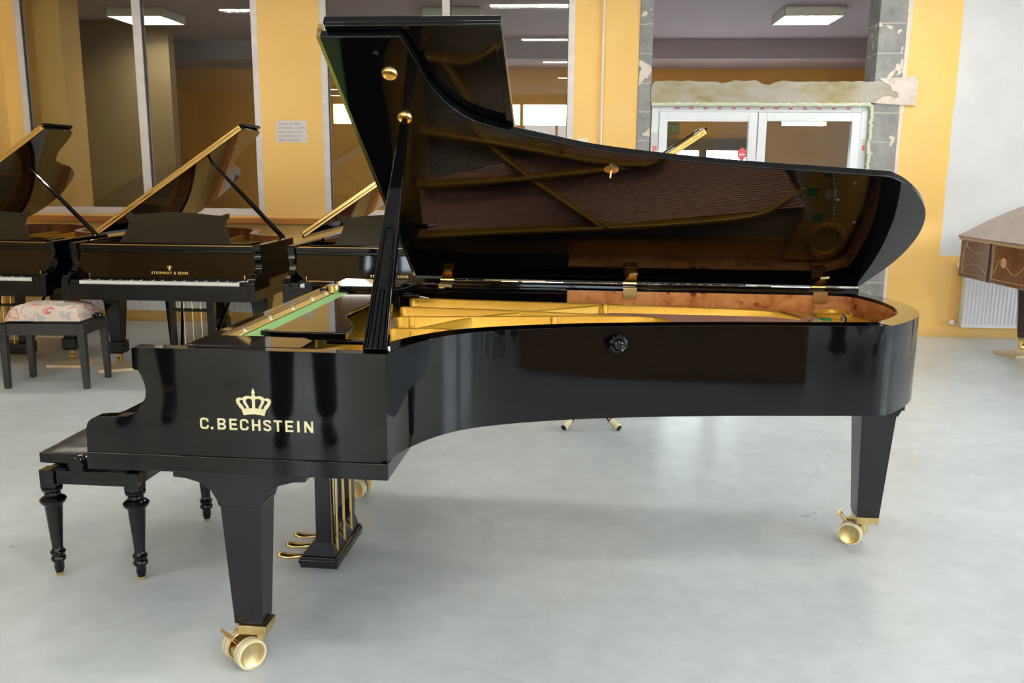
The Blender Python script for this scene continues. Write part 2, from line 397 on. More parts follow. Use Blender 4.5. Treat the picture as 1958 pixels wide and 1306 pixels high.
# door: white plastic double door
WPVC=mat('white_pvc',(.80,.84,.86),.28)
GLASS=bpy.data.materials.new('window_glass'); GLASS.use_nodes=True
g=GLASS.node_tree; g.nodes.clear()
go=g.nodes.new('ShaderNodeOutputMaterial'); gm=g.nodes.new('ShaderNodeMixShader'); gt=g.nodes.new('ShaderNodeBsdfTransparent'); gg=g.nodes.new('ShaderNodeBsdfGlossy'); gf=g.nodes.new('ShaderNodeFresnel')
gt.inputs[0].default_value=(.90,.92,.90,1); gg.inputs['Roughness'].default_value=.004; gf.inputs[0].default_value=1.38
g.links.new(gf.outputs[0],gm.inputs[0]); g.links.new(gt.outputs[0],gm.inputs[1]); g.links.new(gg.outputs[0],gm.inputs[2]); g.links.new(gm.outputs[0],go.inputs[0])
D0=.02
dr=MB()
dr.box((1.265,D0,0),(1.33,D0+.08,2.085),WPVC); dr.box((3.14,D0,0),(3.205,D0+.08,2.085),WPVC); dr.box((1.33,D0,2.035),(3.14,D0+.08,2.085),WPVC)
door=wall_obj('door_1',dr,bevel=.004); struct(door)
DL=MB(); 
for a,b_ in ((1.335,2.218),(2.228,3.135)):
    l0=MB(); f=.075
    l0.box((a,D0-.012,.02),(a+f,D0+.06,2.032),WPVC); l0.box((b_-f,D0-.012,.02),(b_,D0+.06,2.032),WPVC); l0.box((a+f,D0-.012,1.955),(b_-f,D0+.06,2.032),WPVC); l0.box((a+f,D0-.012,.02),(b_-f,D0+.06,.14),WPVC)
    lf=l0.build('door_leaf',parent=door,bevel=.004)
    pn=MB().box((a+f,D0+.02,.14),(b_-f,D0+.026,1.955),GLASS).build('door_pane',parent=lf)
tape=mat('printed_tape',(.62,.64,.68),.4); tred=mat('red_print',(.72,.12,.12),.5)
tp=MB(); tp.box((1.45,D0-.002,2.055),(3.05,D0+.0,2.083),tape)
x=1.47
while x<3.0:
    tp.prism([(x,2.058),(x+.05,2.058),(x+.035,2.067),(x+.045,2.078),(x+.02,2.072),(x,2.078),(x+.01,2.067)],D0-.003,D0-.0022,tred,axis='y'); x+=.127
tp.box((1.268,D0-.002,1.2),(1.325,D0,1.85),tape)
for zz in (1.3,1.55,1.68): tp.box((1.285,D0-.003,zz),(1.30,D0-.0021,zz+.05),tred); tp.box((1.305,D0-.003,zz+.005),(1.318,D0-.0021,zz+.05),tred)
tp.box((3.15,D0-.002,1.0),(3.20,D0,1.8),tape)
for zz in (1.2,1.45,1.7): tp.box((3.165,D0-.003,zz),(3.185,D0-.0021,zz+.045),tred)
tp.build('protective_tape',parent=door,smooth=False)
stk=MB().prism([(2.06,1.69),(2.10,1.72),(2.14,1.69),(2.138,1.64),(2.10,1.59),(2.062,1.64)],D0+.012,D0+.018,mat('red_sticker',(.75,.10,.13),.4),axis='y').build('shield_sticker',parent=door)
stk['label']='red shield sticker'
wp=mat('sticker_white',(.8,.8,.8),.5)
MB().box((2.075,D0+.0105,1.65),(2.125,D0+.0118,1.662),wp).build('sticker_band',parent=stk)
# windows with taped white frames
def frame_mat():
    M=mat('taped_frame',rough=.4); n,l,b=nt(M)
    br=n.new('ShaderNodeTexBrick'); tc=n.new('ShaderNodeTexCoord'); mp=n.new('ShaderNodeMapping'); mp.inputs['Rotation'].default_value=(R(90),0,0)
    l.new(tc.outputs['Object'],mp.inputs[0]); l.new(mp.outputs[0],br.inputs['Vector'])
    br.inputs['Color1'].default_value=(.66,.61,.58,1); br.inputs['Color2'].default_value=(.73,.68,.65,1); br.inputs['Mortar'].default_value=(.58,.54,.52,1)
    br.inputs['Scale'].default_value=4; br.inputs['Mortar Size'].default_value=.004; br.inputs['Brick Width'].default_value=.5; br.inputs['Row Height'].default_value=.35
    l.new(br.outputs[0],b.inputs['Base Color']); return M
TFR=frame_mat(); GASK=mat('rubber_gasket',(.03,.03,.03),.5); SILW=mat('orange_sill_varnish',(.46,.17,.035),.4)
def window(idx,x0,x1,m0,m1):
    f=.06; zt=3.14; zb=1.05
    a=MB(); a.box((x0,.0,zb),(x0+f,.08,zt),TFR); a.box((x1-f,.0,zb),(x1,.08,zt),TFR); a.box((x0+f,.0,zb),(x1-f,.08,zb+.065),TFR); a.box((x0+f,.0,zt-f),(x1-f,.08,zt),TFR)
    o=wall_obj('window_%d'%idx,a,bevel=.003); struct(o)
    MB().box((m0,-.004,zb+.065),(m1,.082,zt-f),TFR).build('mullion',parent=o,bevel=.003)
    for p,q in ((x0+f,m0),(m1,x1-f)):
        pn=MB().box((p,.03,zb+.065),(q,.036,zt-f),GLASS).build('window_pane',parent=o)
        g_=MB(); g_.box((p,.012,zb+.065),(p+.012,.029,zt-f),GASK); g_.box((q-.006,.012,zb+.065),(q,.029,zt-f),GASK); g_.build('gasket',parent=pn)
    return o
window(1,-4.73,-2.39,-3.58,-3.50); window(2,-1.80,.55,-.66,-.59)
struct(wall_obj('trim_8',MB().box((-4.86,-.09,.975),(1.05,.0,1.03),SILW),bevel=.01))
# room behind
struct(wall_obj('ceiling_rear',MB().box((FX0-.3,TH,3.2),(FX1+.3,3.95,3.35),LILAC).box((FX0,0.02,3.27),(FX1,TH,3.45),LILAC)))
struct(wall_obj('trim_9',MB().box((FX0,3.95,2.96),(FX1,4.25,3.35),LILAC).box((FX0,4.25,2.96),(FX1,E1,3.1),LILAC)))
wr=MB(); YB=5.15
# openings in the orange wall: strip windows and entrance
ops=[(-3.10,-2.55,2.16,2.45),(-.55,-.28,2.15,2.45),(-.23,.80,2.15,2.45),(1.70,2.37,.1,1.80),(2.48,3.12,.1,1.80),(3.55,4.19,2.16,2.34)]
cur=FX0
for (a,b_,z0,z1) in ops:
    wr.box((cur,YB,0),(a,YB+.2,3.1),ORANGE); wr.box((a,YB,0),(b_,YB+.2,z0),ORANGE); wr.box((a,YB,z1),(b_,YB+.2,3.1),ORANGE); cur=b_
wr.box((cur,YB,0),(FX1,YB+.2,3.1),ORANGE)
struct(wall_obj('wall_far',wr,smooth=False))
brn=mat('brown_door_frame',(.10,.07,.055),.4)
fr=MB(); fr.box((1.55,YB-.05,1.80),(3.22,YB,1.97),brn); fr.box((2.37,YB-.05,0),(2.48,YB,1.80),brn); fr.box((1.60,YB-.05,0),(1.70,YB,1.80),brn); fr.box((3.12,YB-.05,0),(3.22,YB,1.80),brn)
struct(wall_obj('door_2',fr))
struct(wall_obj('wall_partition',MB().box((-4.46-.9,TH,0),(-4.46,TH+.35,3.2),YEL).box((-7.3,2.2,0),(-4.25,2.35,3.2),OLIVE)))
e=wall_obj('exit_sign',MB().box((1.86,YB-.06,2.03),(2.06,YB-.02,2.19),mat('green_sign',(.04,.16,.06),.4))); tag(e,'small dark green exit sign high on the orange wall seen through the left door pane','sign')
sw=mat('sign_pale_print',(.25,.45,.27),.5)
q=MB(); q.prism([(1.88,2.07),(1.94,2.07),(1.94,2.085),(1.90,2.085),(1.90,2.135),(1.94,2.135),(1.94,2.15),(1.88,2.15)],YB-.063,YB-.0605,sw,axis='y')
q.box((1.97,YB-.063,2.07),(2.04,YB-.0605,2.15),sw); q.box((1.985,YB-.0645,2.085),(2.025,YB-.0632,2.135),mat('green_dark2',(.04,.16,.06),.4)); q.build('pictogram',parent=e)
struct(wall_obj('wall_left',MB().box((FX0-.3,FY0,0),(FX0,E1,CZ),YEL),smooth=False))
struct(wall_obj('wall_end',MB().box((FX0,E1,0),(FX1,E1+.02,.05),ORANGE),smooth=False))
# right wall with daylight windows, and the wall behind the camera with daylight windows
rw=MB(); cur=FY0
RW=[(-13.2,-11.0),(-10.2,-8.0),(-7.2,-5.0)]
for a,b_ in RW:
    rw.box((FX1,cur,0),(FX1+.3,a,CZ),WHITEW); rw.box((FX1,a,0),(FX1+.3,b_,.9),WHITEW); rw.box((FX1,a,2.9),(FX1+.3,b_,CZ),WHITEW); cur=b_
rw.box((FX1,cur,0),(FX1+.3,E1,CZ),WHITEW)
struct(wall_obj('wall_right',rw,smooth=False))
fw=MB(); cur=FX0; FWN=[(-3.7,-2.6),(-.8,.9)]
for a,b_ in FWN:
    fw.box((cur,FY0-.3,0),(a,FY0,CZ),YEL); fw.box((a,FY0-.3,0),(b_,FY0,.85),YEL); fw.box((a,FY0-.3,2.95),(b_,FY0,CZ),YEL); cur=b_
fw.box((cur,FY0-.3,0),(FX1,FY0,CZ),YEL)
struct(wall_obj('wall_front',fw,smooth=False))
for a,b_ in FWN: portal((a+b_)/2,FY0-.1,1.9,b_-a,2.1,0)
for a,b_ in RW: portal(FX1+.1,(a+b_)/2,1.9,b_-a,2.0,R(90))
k=3
for a,b_ in FWN:
    o=MB(); 
    for x in (a,(a+b_)/2-.03,b_-.06): o.box((x,FY0-.08,.85),(x+.06,FY0-.02,2.95),WPVC)
    o.box((a,FY0-.08,.85),(b_,FY0-.02,.91),WPVC); o.box((a,FY0-.08,2.89),(b_,FY0-.02,2.95),WPVC)
    struct(wall_obj('window_%d'%k,o)); k+=1
# small wall things
def small(name,mb,label,cat,group=None,**k_):
    o=wall_obj(name,mb,**k_); return tag(o,label,cat,group)
pipe=MB(); pipe.tube([(.805,-.03,0.02),(.805,-.03,CZ-.02)],.012,mat('painted_pipe',(.80,.74,.62),.4),10)
small('heating_pipe',pipe,'thin white vertical pipe running up the yellow wall between window and blockwork','pipe')
s=empty('light_switch',wallpt(.64,-.001,1.74),WALL_ROT,'small cream switch box on the yellow wall beside the thin pipe','switch')
MB().box((-.055,-.03,-.055),(.055,0,.055),mat('cream_plastic',(.78,.74,.62),.4)).build('housing',parent=s,bevel=.006)
MB().box((-.03,-.037,-.035),(.03,-.03,.035),mat('cream_plastic_b',(.82,.78,.68),.35)).build('rocker',parent=s,bevel=.004)
nz=empty('wall_notice',wallpt(-2.10,-.002,1.84),WALL_ROT,'white printed paper notice taped to the yellow wall between the two windows','notice')
MB().box((-.148,-.0015,-.1),(.148,0,.1),mat('paper',(.72,.68,.66),.8)).build('paper_sheet',parent=nz,smooth=False)
ink=mat('grey_ink',(.30,.26,.26),.8)
for i,(tx,sz) in enumerate((('PROSIMY NIE GRAĆ',.026),('UTWORÓW Z ZAKRESU',.026),('DZIECI NA DUŻYCH',.026),('INSTRUMENTACH !!!',.026),('GRAĆ CICHO !!!!',.028))):
    text_mesh('notice_line',tx,sz,ink,nz,Matrix.Translation((-.13,-.0022,.062-i*.037))@Matrix.Rotation(R(90),4,'X'),extr=.0002,align='LEFT',bold=.0004 if i==4 else 0,sx=.95)
MB().box((-.13,-.0024,-.094),(.06,-.0017,-.0925),ink).build('underline',parent=nz,smooth=False)
# radiators
RADW=mat('radiator_enamel',(.74,.76,.78),.35); VALV=mat('valve_white',(.78,.76,.72),.4)
def radiator(x0,x1,z0,z1,label,valves):
    o=empty('radiator',wallpt((x0+x1)/2,0,z0),WALL_ROT,label,'radiator'); hw=(x1-x0)/2; h=z1-z0
    a=MB(); poly=[]; 
    x=-hw; n=int((x1-x0)/.034); st=(x1-x0)/n
    for i in range(n):
        b0=-hw+i*st; poly += [(b0,-.085),(b0+st*.25,-.097),(b0+st*.6,-.097),(b0+st*.85,-.085)]
    poly += [(hw,-.085),(hw,-.078),(-hw,-.078)]
    a.prism(poly,.03,h-.03,RADW); a.box((-hw,-.09,0),(hw,-.06,.03),RADW); a.box((-hw,-.09,h-.03),(hw,-.06,h),RADW)
    a.build('front_panel',parent=o,smooth=False)
    MB().box((-hw,-.06,.01),(hw,-.035,h-.01),RADW).build('rear_panel',parent=o,bevel=.004)
    for s in (-1,1): MB().box((s*hw-.003,-.1,.0),(s*hw+.003,-.03,h),RADW).build('side_cover',parent=o)
    g_=MB(); g_.box((-hw,-.095,h-.004),(hw,-.03,h+.004),RADW); g_.build('top_grille',parent=o)
    for s in (-1,1): MB().box((s*hw*.6,-.036,.05),(s*hw*.6+.04,-.002,h-.05),RADW).build('bracket',parent=o)
    for (vx,vz) in valves:
        v=MB(); v.tube([(vx-.02,-.06,vz),(-hw,-.06,vz)],.011,CHROME,8); v.lathe([(.016,0),(.022,.006),(.022,.034),(.016,.04)],(vx-.01,-.06,vz),VALV,(-1,0,0),14); v.tube([(vx-.02,-.06,vz),(vx-.02,-.0,vz)],.01,VALV,8)
        v.build('valve',parent=o)
    return o
radiator(-4.36,-2.54,.12,.72,'long white panel radiator under the left window behind the black grand',[])
radiator(4.15,5.9,.11,.71,'white ribbed panel radiator half hidden by the brown grand at right',[(-.92,.04),(-.90,.57)])
# ------------------------------------------------------------------ ceiling lights
TUBE=mat('fluorescent_tube',(1,1,1),.5,emis=(1.0,.93,.82),estr=64.)
TUBEB=mat('fluorescent_tube_dim',(1,1,1),.5,emis=(1.0,.93,.78),estr=42.)
LAMPW=mat('lamp_enamel',(.62,.62,.58),.4); LOUV=mat('louvre_aluminium',(.75,.74,.70),.2,1.)
def louvre_lamp(loc, sx, sy, nx, ny, label, cat='ceiling lamp', tube=None, h=.08, group=None, src=None):
    o=empty('ceiling_lamp',loc,WALL_ROT,label,cat,group)
    a=MB(); a.box((-sx/2,-sy/2,-.012+h),(sx/2,sy/2,h),LAMPW)
    zl=0 if sx<1 else .045
    a.box((-sx/2,-sy/2,zl),(-sx/2+.012,sy/2,h),LAMPW); a.box((sx/2-.012,-sy/2,zl),(sx/2,sy/2,h),LAMPW); a.box((-sx/2,-sy/2,zl),(sx/2,-sy/2+.012,h),LAMPW); a.box((-sx/2,sy/2-.012,zl),(sx/2,sy/2,h),LAMPW)
    a.build('housing',parent=o,smooth=False)
    g_=MB()
    for i in range(1,nx): x=-sx/2+sx*i/nx; g_.box((x-.003,-sy/2+.012,.002),(x+.003,sy/2-.012,.035),LOUV)
    for i in range(1,ny): y=-sy/2+sy*i/ny; g_.box((-sx/2+.012,y-.005,.002),(sx/2-.012,y+.005,.035),LOUV) if sx<1 else g_.box((-sx/2+.012,y-.002,.03),(sx/2-.012,y+.002,.04),LOUV)
    g_.build('louvre',parent=o,smooth=False)
    for i in range(max(1,ny)):
        y=-sy/2+sy*(i+.5)/ny
        t=MB(); t.tube([(-sx/2+.02,y,.052),(sx/2-.02,y,.052)],.014,tube or TUBE,6); t.build('tube',parent=o)
    return o
# rear room: three square louvre fittings seen through the glass and the opening
louvre_lamp(Vector((3.14,10.03,3.10)),.62,.62,5,4,'square louvred ceiling lamp seen through the opening above the doorway',tube=TUBEB,h=.1)
louvre_lamp(Vector((-.66,10.25,3.10)),.62,.62,5,4,'square louvred ceiling lamp seen through the middle window behind the raised piano lid',tube=TUBEB,h=.1)
louvre_lamp(Vector((-4.10,10.4,3.10)),.62,.62,5,4,'square louvred ceiling lamp seen through the left window',tube=TUBEB,h=.1)
# front room: rows of long louvred fittings over the pianos (reflected in the window panes)
first=None
ROWS=('row nearest the windowed back wall','second row from the windowed back wall','third row from the windowed back wall','fourth row from the windowed back wall','fifth row from the windowed back wall','row farthest from the windowed back wall')
for r_,y in enumerate((6.8,4.2,1.6,-1.0,-3.2,-4.9)):
    for c_i,x in enumerate((-5.9,-3.0,.1,3.2,6.2)):
        if c_i==0 and r_<3: continue
        lab='long louvred ceiling lamp, %s, %s'%(('leftmost','leftmost' if r_<3 else 'second from the left','middle one','second from the right','rightmost')[c_i],ROWS[r_])
        if first is None:
            first=louvre_lamp(Vector((x,y,3.2)),1.25,.26,14,2,lab,'ceiling lamp',group='long louvred lamps over the showroom'); continue
        o=copy_tree(first); o.location=Vector((x,y,3.2)); o['label']=lab
# ------------------------------------------------------------------ the concert grand
# local frame: x = along the piano from keyboard to tail, y = treble side to bass side, z up
PX,PY,PTH=-1.398,2.536,-0.09758
G=empty('concert_grand_piano',(PX,PY,0),PTH,'large glossy black concert grand piano with raised lid in the foreground','grand piano')
T_,B2,BK=1.0,.684,.627
bend=spline([(1.049,0),(1.068,.095),(1.10,.178),(1.145,.262),(1.21,.34),(1.30,.402),(1.43,.462),(1.60,.520),(1.83,.575),(2.10,.622),(2.36,.655),(2.622,.690)],6)
tail=spline([(2.622,.690),(2.665,.728),(2.735,.82),(2.80,.935),(2.838,1.07),(2.848,1.21),(2.832,1.35),(2.80,1.465),(2.755,1.57)],6)
spine=[(2.755,1.57),(2.3,1.57),(1.7,1.57),(1.1,1.57),(.9,1.57)]
outer=bend+tail[1:]+spine[1:]
TW=.075
def inset(path,d):
    q=offset(path,d); return q
ib=offset(bend,TW)
it=offset(tail,TW)
inner=[(1.049,TW)]+[p for p in ib[1:]]
# join bend / tail insets with an averaged corner, tail / spine with a computed corner
inner[-1]=((ib[-1][0]+it[0][0])/2-.005,(ib[-1][1]+it[0][1])/2+.004)
inner+= [p for p in it[1:-1]]
sp_in=1.57-.055
last=[p for p in inner if p[1]<sp_in-.01]; cut=len(last)
inner=last
while len(inner)<len(bend)+len(tail)-1: inner.append((last[-1][0]-.006*(len(inner)-cut+1),sp_in-.0001*(10-min(10,len(inner)-cut))))
inner+= [(p[0],sp_in) for p in spine[1:]]
rim=MB(); rim.ribbon(outer,inner,B2,T_,BLACK)
# cheek profiles (x,z)
cheek=[(1.049,BK+.053),(1.049,T_),(.308,T_),(.303,.996),(.302,.940),(.305,.934),(.319,.931)]+spline([(.319,.931),(.330,.907),(.3365,.88),(.333,.845),(.314,.816),(.295,.802),(.272,.793)],5)[1:]+[(.19,.788)]+spline([(.19,.788),(.170,.784),(.152,.770),(.145,.750)],4)[1:]+[(.142,BK+.053)]
rim.prism(cheek,0,.045,BLACK,axis='y')
spb=[(p if p[0]<1.0 else (.92,p[1])) for p in cheek]
rim.prism(spb,1.57,1.525,BLACK,axis='y')
# thickness behind the cheeks (key blocks side) and the flat rim top at the arms
rim.box((.33,.045,B2),(1.049,.075,T_-.012),BLACK)
rim.box((.33,1.49,B2),(.95,1.525,T_-.012),BLACK)
rimo=rim.build('rim',parent=G,bevel=.0035,seg=2,ang=38)
# keybed
kb=MB(); kb.prism([(.140,-.001),(1.050,-.001),(1.050,1.571),(.140,1.571)],BK,BK+.052,BLACK)
kb.build('keybed',parent=G,bevel=.004)
ks=MB(); ks.prism([(.146,.68),(.146,.742),(.150,.748),(.170,.748),(.174,.742),(.174,.68)],.045,1.525,BLACK,axis='y')
ks.build('keyslip',parent=G)
MB().prism([(.175,.70),(.18,.735),(.26,.785),(.36,.93),(.40,.985),(.43,.985),(.43,.70)],.08,1.49,BLACK,axis='y').build('fallboard',parent=G,bevel=.006,seg=3)
# name rail, brass strip, green felt strip (between fallboard and music desk)
RAILGOLD=mat('gold_rail',(.72,.55,.16),.3,.5)
nb=MB(); nb.box((.43,.06,.955),(.455,1.49,.992),BLACK).box((.46,.06,.955),(.478,1.49,.994),noisy('walnut_strip',[(.3,(.16,.07,.02)),(.7,(.25,.12,.04))],6,.25))
nb.build('name_rail',parent=G,bevel=.002)
bs=MB(); bs.box((.482,.20,.96),(.522,1.30,.993),RAILGOLD); 
bso=bs.build('brass_strip',parent=G,bevel=.003)
for y in (.35,.58,.81,1.04,1.22): MB().lathe([(.009,0),(.009,.004),(.005,.008),(.001,.008)],(.50,y,.993),CHROME,seg=12).build('rail_screw',parent=bso)
MB().prism([(.537,.20),(.600,.20),(.600,1.285),(.537,1.285)],.965,.994,FELTG).build('felt_strip',parent=G)
# blocks either side of the desk
for y0,y1,nm in ((.05,.215,'treble_block'),(1.315,1.52,'bass_block')):
    q=MB(); q.prism([(.44,y0),(.79,y0)]+([(.79,y1-.05),(.74,y1)] if y0<1 else [(.80,y1),(.72,y1),(.44,y1)][:1])+[(.44,y1)],.93,1.0005,BLACK)
    q.build(nm,parent=G,bevel=.004)
q=MB(); q.prism([(.50,1.22),(.53,1.24),(.70,1.25),(.80,1.32),(.80,1.50),(.50,1.50)],.985,1.022,BLACK); q.build('desk_stop',parent=G,bevel=.006,seg=3)
MB().lathe([(.028,0),(.028,.03)],(.525,1.245,.995),BRASS,seg=16).build('pivot_cover',parent=G)
# music desk folded flat
dk=[(.607,.27),(.607,1.235)]+[(.70,1.235)]+spline([(.70,1.235),(.735,1.15),(.76,1.0),(.765,.85),(.755,.70),(.765,.60),(.80,.52),(.835,.44),(.85,.36),(.86,.285)],5)[1:]+[(.86,.27)]
dko=MB().prism(dk,.992,1.004,BLACK).build('music_desk',parent=G,bevel=.003)
MB().prism(spline([(.585,.262),(.62,.250),(.70,.246),(.80,.250),(.86,.258)],4)+[(.86,.285),(.60,.285)],.985,1.010,BLACK).build('desk_ledge',parent=dko,bevel=.004)
MB().box((.80,.255,.972),(.92,.285,.984),BLACK).build('desk_slide',parent=dko,bevel=.002)
MB().box((.66,.27,.955),(.76,.30,.985),CHROME).build('desk_bracket',parent=dko,bevel=.003)
MB().box((.60,.262,.958),(.66,.27,.985),BRASS).build('desk_hinge',parent=dko)
# interior: soundboard, plate, struts
ins=[(.45,.08)]+[(p[0],p[1]+.0) for p in inner[1:-4]]+[(.9,sp_in),(.45,sp_in)]
ins2=[(.45,.08),(1.02,.08)]+offset(bend,TW-.01)[3:]+[p for p in offset(tail,TW-.01)[2:-3]]+[(2.72,sp_in+.005),(.45,sp_in+.005)]
MB().prism(ins2,.83,.845,SOUND).build('soundboard',parent=G)
PZ=.895
pl=MB(); pl.prism([(.80,.085),(1.03,.085),(1.06,.16),(1.10,.24),(1.15,.31),(1.16,.42),(.98,.52),(.90,.62),(.90,1.5),(.60,1.5),(.60,.30)],.872,PZ,GOLD)
# plate flange along the rim
bo=offset(bend,TW+.002)[4:]; bi=offset(bend,TW+.055)[4:]
pl.ribbon(bo,bi,.862,.882,GOLD)
pl.ribbon([(.9,sp_in-.002),(1.6,sp_in-.002),(2.45,sp_in-.002)],[(.9,sp_in-.075),(1.6,sp_in-.08),(2.45,sp_in-.10)],.862,.882,GOLD)
pl.prism([(2.44,.78),(2.62,.80),(2.70,.95),(2.74,1.1),(2.74,1.25),(2.70,1.42),(2.62,1.50),(2.44,1.50),(2.50,1.30),(2.46,1.1),(2.36,.95)],.862,.918,GOLD)
pl.lathe([(.0001,.0),(.085,.0),(.085,.016),(.062,.02),(.060,.004),(.0001,.004)],(2.61,1.395,.918),GOLD,seg=28)
for k in range(16): a=k*math.tau/16; pl.lathe([(.004,0),(.004,.006),(.001,.006)],(2.61+.074*math.cos(a),1.395+.074*math.sin(a),.936),BRASS,seg=6)
# round lugs where struts begin
plo=pl.build('cast_plate',parent=G,bevel=.003,ang=40)
def strut(pts, zt=.955, zb=None, th=.020, droop=0.09, name='plate_strut'):
    zb=zb or PZ-.004
    path=spline(pts,8) if len(pts)>2 else [tuple(Vector(pts[0]).lerp(Vector(pts[1]),k/16)) for k in range(17)]
    L=[0]; 
    for a,b in zip(path,path[1:]): L.append(L[-1]+(Vector(b)-Vector(a)).length)
    tot=L[-1]; m_=MB(); o1=offset(path,th/2); o2=offset(path,-th/2); vs=[];fs=[]
    for i,(p,q) in enumerate(zip(o1,o2)):
        t=tot-L[i]; z=zt
        if droop and t<droop*3: z=zb+.004+(zt-zb-.004)*math.sin(min(1,t/(droop*3))*math.pi/2)**1.0
        vs+= [(p[0],p[1],zb-.05),(p[0],p[1],z-.004),((p[0]*.8+q[0]*.2),(p[1]*.8+q[1]*.2),z),((p[0]*.2+q[0]*.8),(p[1]*.2+q[1]*.8),z),(q[0],q[1],z-.004),(q[0],q[1],zb-.05)]
    n=6
    for i in range(len(path)-1):
        for k in range(n): a=i*n+k; b=i*n+(k+1)%n; fs.append((a,b,b+n,a+n))
    fs.append(list(range(n))); e=(len(path)-1)*n; fs.append([e+k for k in range(n)][::-1])
    m_.add(vs,fs,GOLD)
    m_.lathe([(.016,-.05),(.016,zt-zb-.01),(.011,zt-zb-.002)],(path[0][0],path[0][1],zb),GOLD,seg=12)
    return m_.build(name,parent=plo,ang=50)
strut([(.915,.655),(1.0,.665),(1.08,.672),(1.15,.645),(1.215,.600),(1.25,.55)],droop=.05)
strut([(.885,.905),(1.20,.955),(1.47,1.005),(1.72,1.045),(1.85,1.035),(1.93,.94),(1.985,.80)],droop=.09)
strut([(.845,1.15),(1.10,1.135),(1.33,1.11),(1.60,1.075),(1.80,1.045)],droop=0)
strut([(.83,1.40),(1.25,1.37),(1.65,1.345),(2.05,1.31),(2.30,1.27),(2.42,1.20),(2.56,1.11)],droop=.10)
strut([(.985,.665),(1.14,.93),(1.33,1.11),(1.66,1.355)],droop=0,zt=.950,th=.018)
for (x,y) in ((1.47,.985),(.93,.91),(1.665,1.335)):
    MB().lathe([(.014,-.06),(.014,.05),(.010,.056)],(x,y,.90),GOLD,seg=12).build('strut_boss',parent=plo)
strut([(.70,.30),(.80,.42),(.84,.55)],droop=0,zt=.94); strut([(.86,.12),(.90,.30),(.91,.46)],droop=0,zt=.94)
strut([(.62,.12),(.80,.115),(.98,.11)],droop=0,zt=.94)
# white felt-like treble soundboard patch behind the bend is the soundboard itself; strings
def strings(name,M,rows,r,z0,z1,kind=True):
    s_=MB()
    for (a,b) in rows:
        a=Vector((a[0],a[1],z0)); b=Vector((b[0],b[1],z1)); d=(b-a).normalized(); sd=Vector((-d.y,d.x,0))*r; u=Vector((0,0,r))
        vs=[]
        for p in (a,b): vs+=[p+sd,p+u*.9,p-sd,p-u*.6]
        s_.add(vs,[(0,1,5,4),(1,2,6,5),(2,3,7,6),(3,0,4,7)],M)
    o=s_.build(name,parent=G); o['kind']='stuff'; return o
rows=[]
def bend_at(y): 
    for p,q in zip(bend,bend[1:]):
        if p[1]<=y<=q[1]: t=(y-p[1])/(q[1]-p[1]+1e-9); return p[0]+t*(q[0]-p[0])
    return 2.5
N=90
for k in range(N):
    t=k/(N-1); y0=.30+.86*t; x0=.80+.12*(1-t)
    # lands on a curve just inside the bent side
    s=t**1.05; y1=.26+s*.50; x1=min(bend_at(min(y1-.10,.68)) if y1>.14 else 1.2,2.45)
    x1=max(x1,x0+.12); 
    rows.append(((x0,y0),(x1,y1+.02)))
strings('steel_strings',STEEL,rows,.0010,.905,.893)
rows=[]
for k in range(44):
    t=k/43; rows.append(((.84,1.16+.28*t),(2.20+.30*t,.80+.43*t)))
strings('copper_strings',COPPER,rows,.0024,.902,.933)
# bridge, hitch pins and felts at the tail
br=spline([(2.02,.73),(2.16,.76),(2.30,.86),(2.40,.99),(2.47,1.13),(2.53,1.29)],8)
MB().ribbon(offset(br,.018),offset(br,-.018),.845,.921,SOUND).build('bass_bridge',parent=G)
hp=MB(); hb=spline([(2.30,.77),(2.45,.86),(2.545,.99),(2.60,1.14),(2.62,1.28)],8)
for i,p in enumerate(hb): hp.lathe([(.0045,0),(.0045,.03),(.002,.032)],(p[0],p[1],.918),CHROME,seg=8)
for p in offset(br,.008): hp.lathe([(.003,0),(.003,.018),(.001,.02)],(p[0],p[1],.920),CHROME,seg=6)
hpo=hp.build('hitch_pins',parent=G); hpo['kind']='stuff'
for i,(x,y) in enumerate(((2.49,.92),(2.53,1.0),(2.475,1.06),(2.575,1.08),(2.52,1.17),(2.60,1.18),(2.56,1.29),(2.44,.85))):
    MB().box((x-.022,y-.018,.917),(x+.022,y+.018,.924+.002*(i%3)),FELTD if i%3!=2 else CREAMR).build('string_felt',parent=G)

# burl veneer lining of spine and tail
e=.003
vi=[p for p in inner[1:-4]]
bl=[(1.50,sp_in-.0),(2.3,sp_in),(2.66,sp_in)]
vp=[p for p in inner if p[1]>.80 and p[0]>2.5]
vo=[(1.50,sp_in+.001),(2.0,sp_in+.001),(2.45,sp_in+.001),(2.62,sp_in+.001)]+[(p[0]+.0005,p[1]+.0005) for p in reversed([p for p in inner if p[0]>2.45 and p[1]>.70 and p[1]<sp_in-.02])]
vn=offset(vo,-.004)
MB().ribbon(vo,vn,.845,T_-.012,BURL).build('veneer_lining',parent=G)
MB().box((.95,sp_in-.012,.90),(1.498,sp_in+.002,T_-.008),BLACK).build('spine_filler',parent=G,bevel=.003)
# lid (hinged along the bass side)
PHI=R(33); HY,HZ=1.572,1.020
LT=Matrix(((1,0,0,0),(0,-math.cos(PHI),-math.sin(PHI),HY),(0,math.sin(PHI),-math.cos(PHI),HZ),(0,0,0,1)))
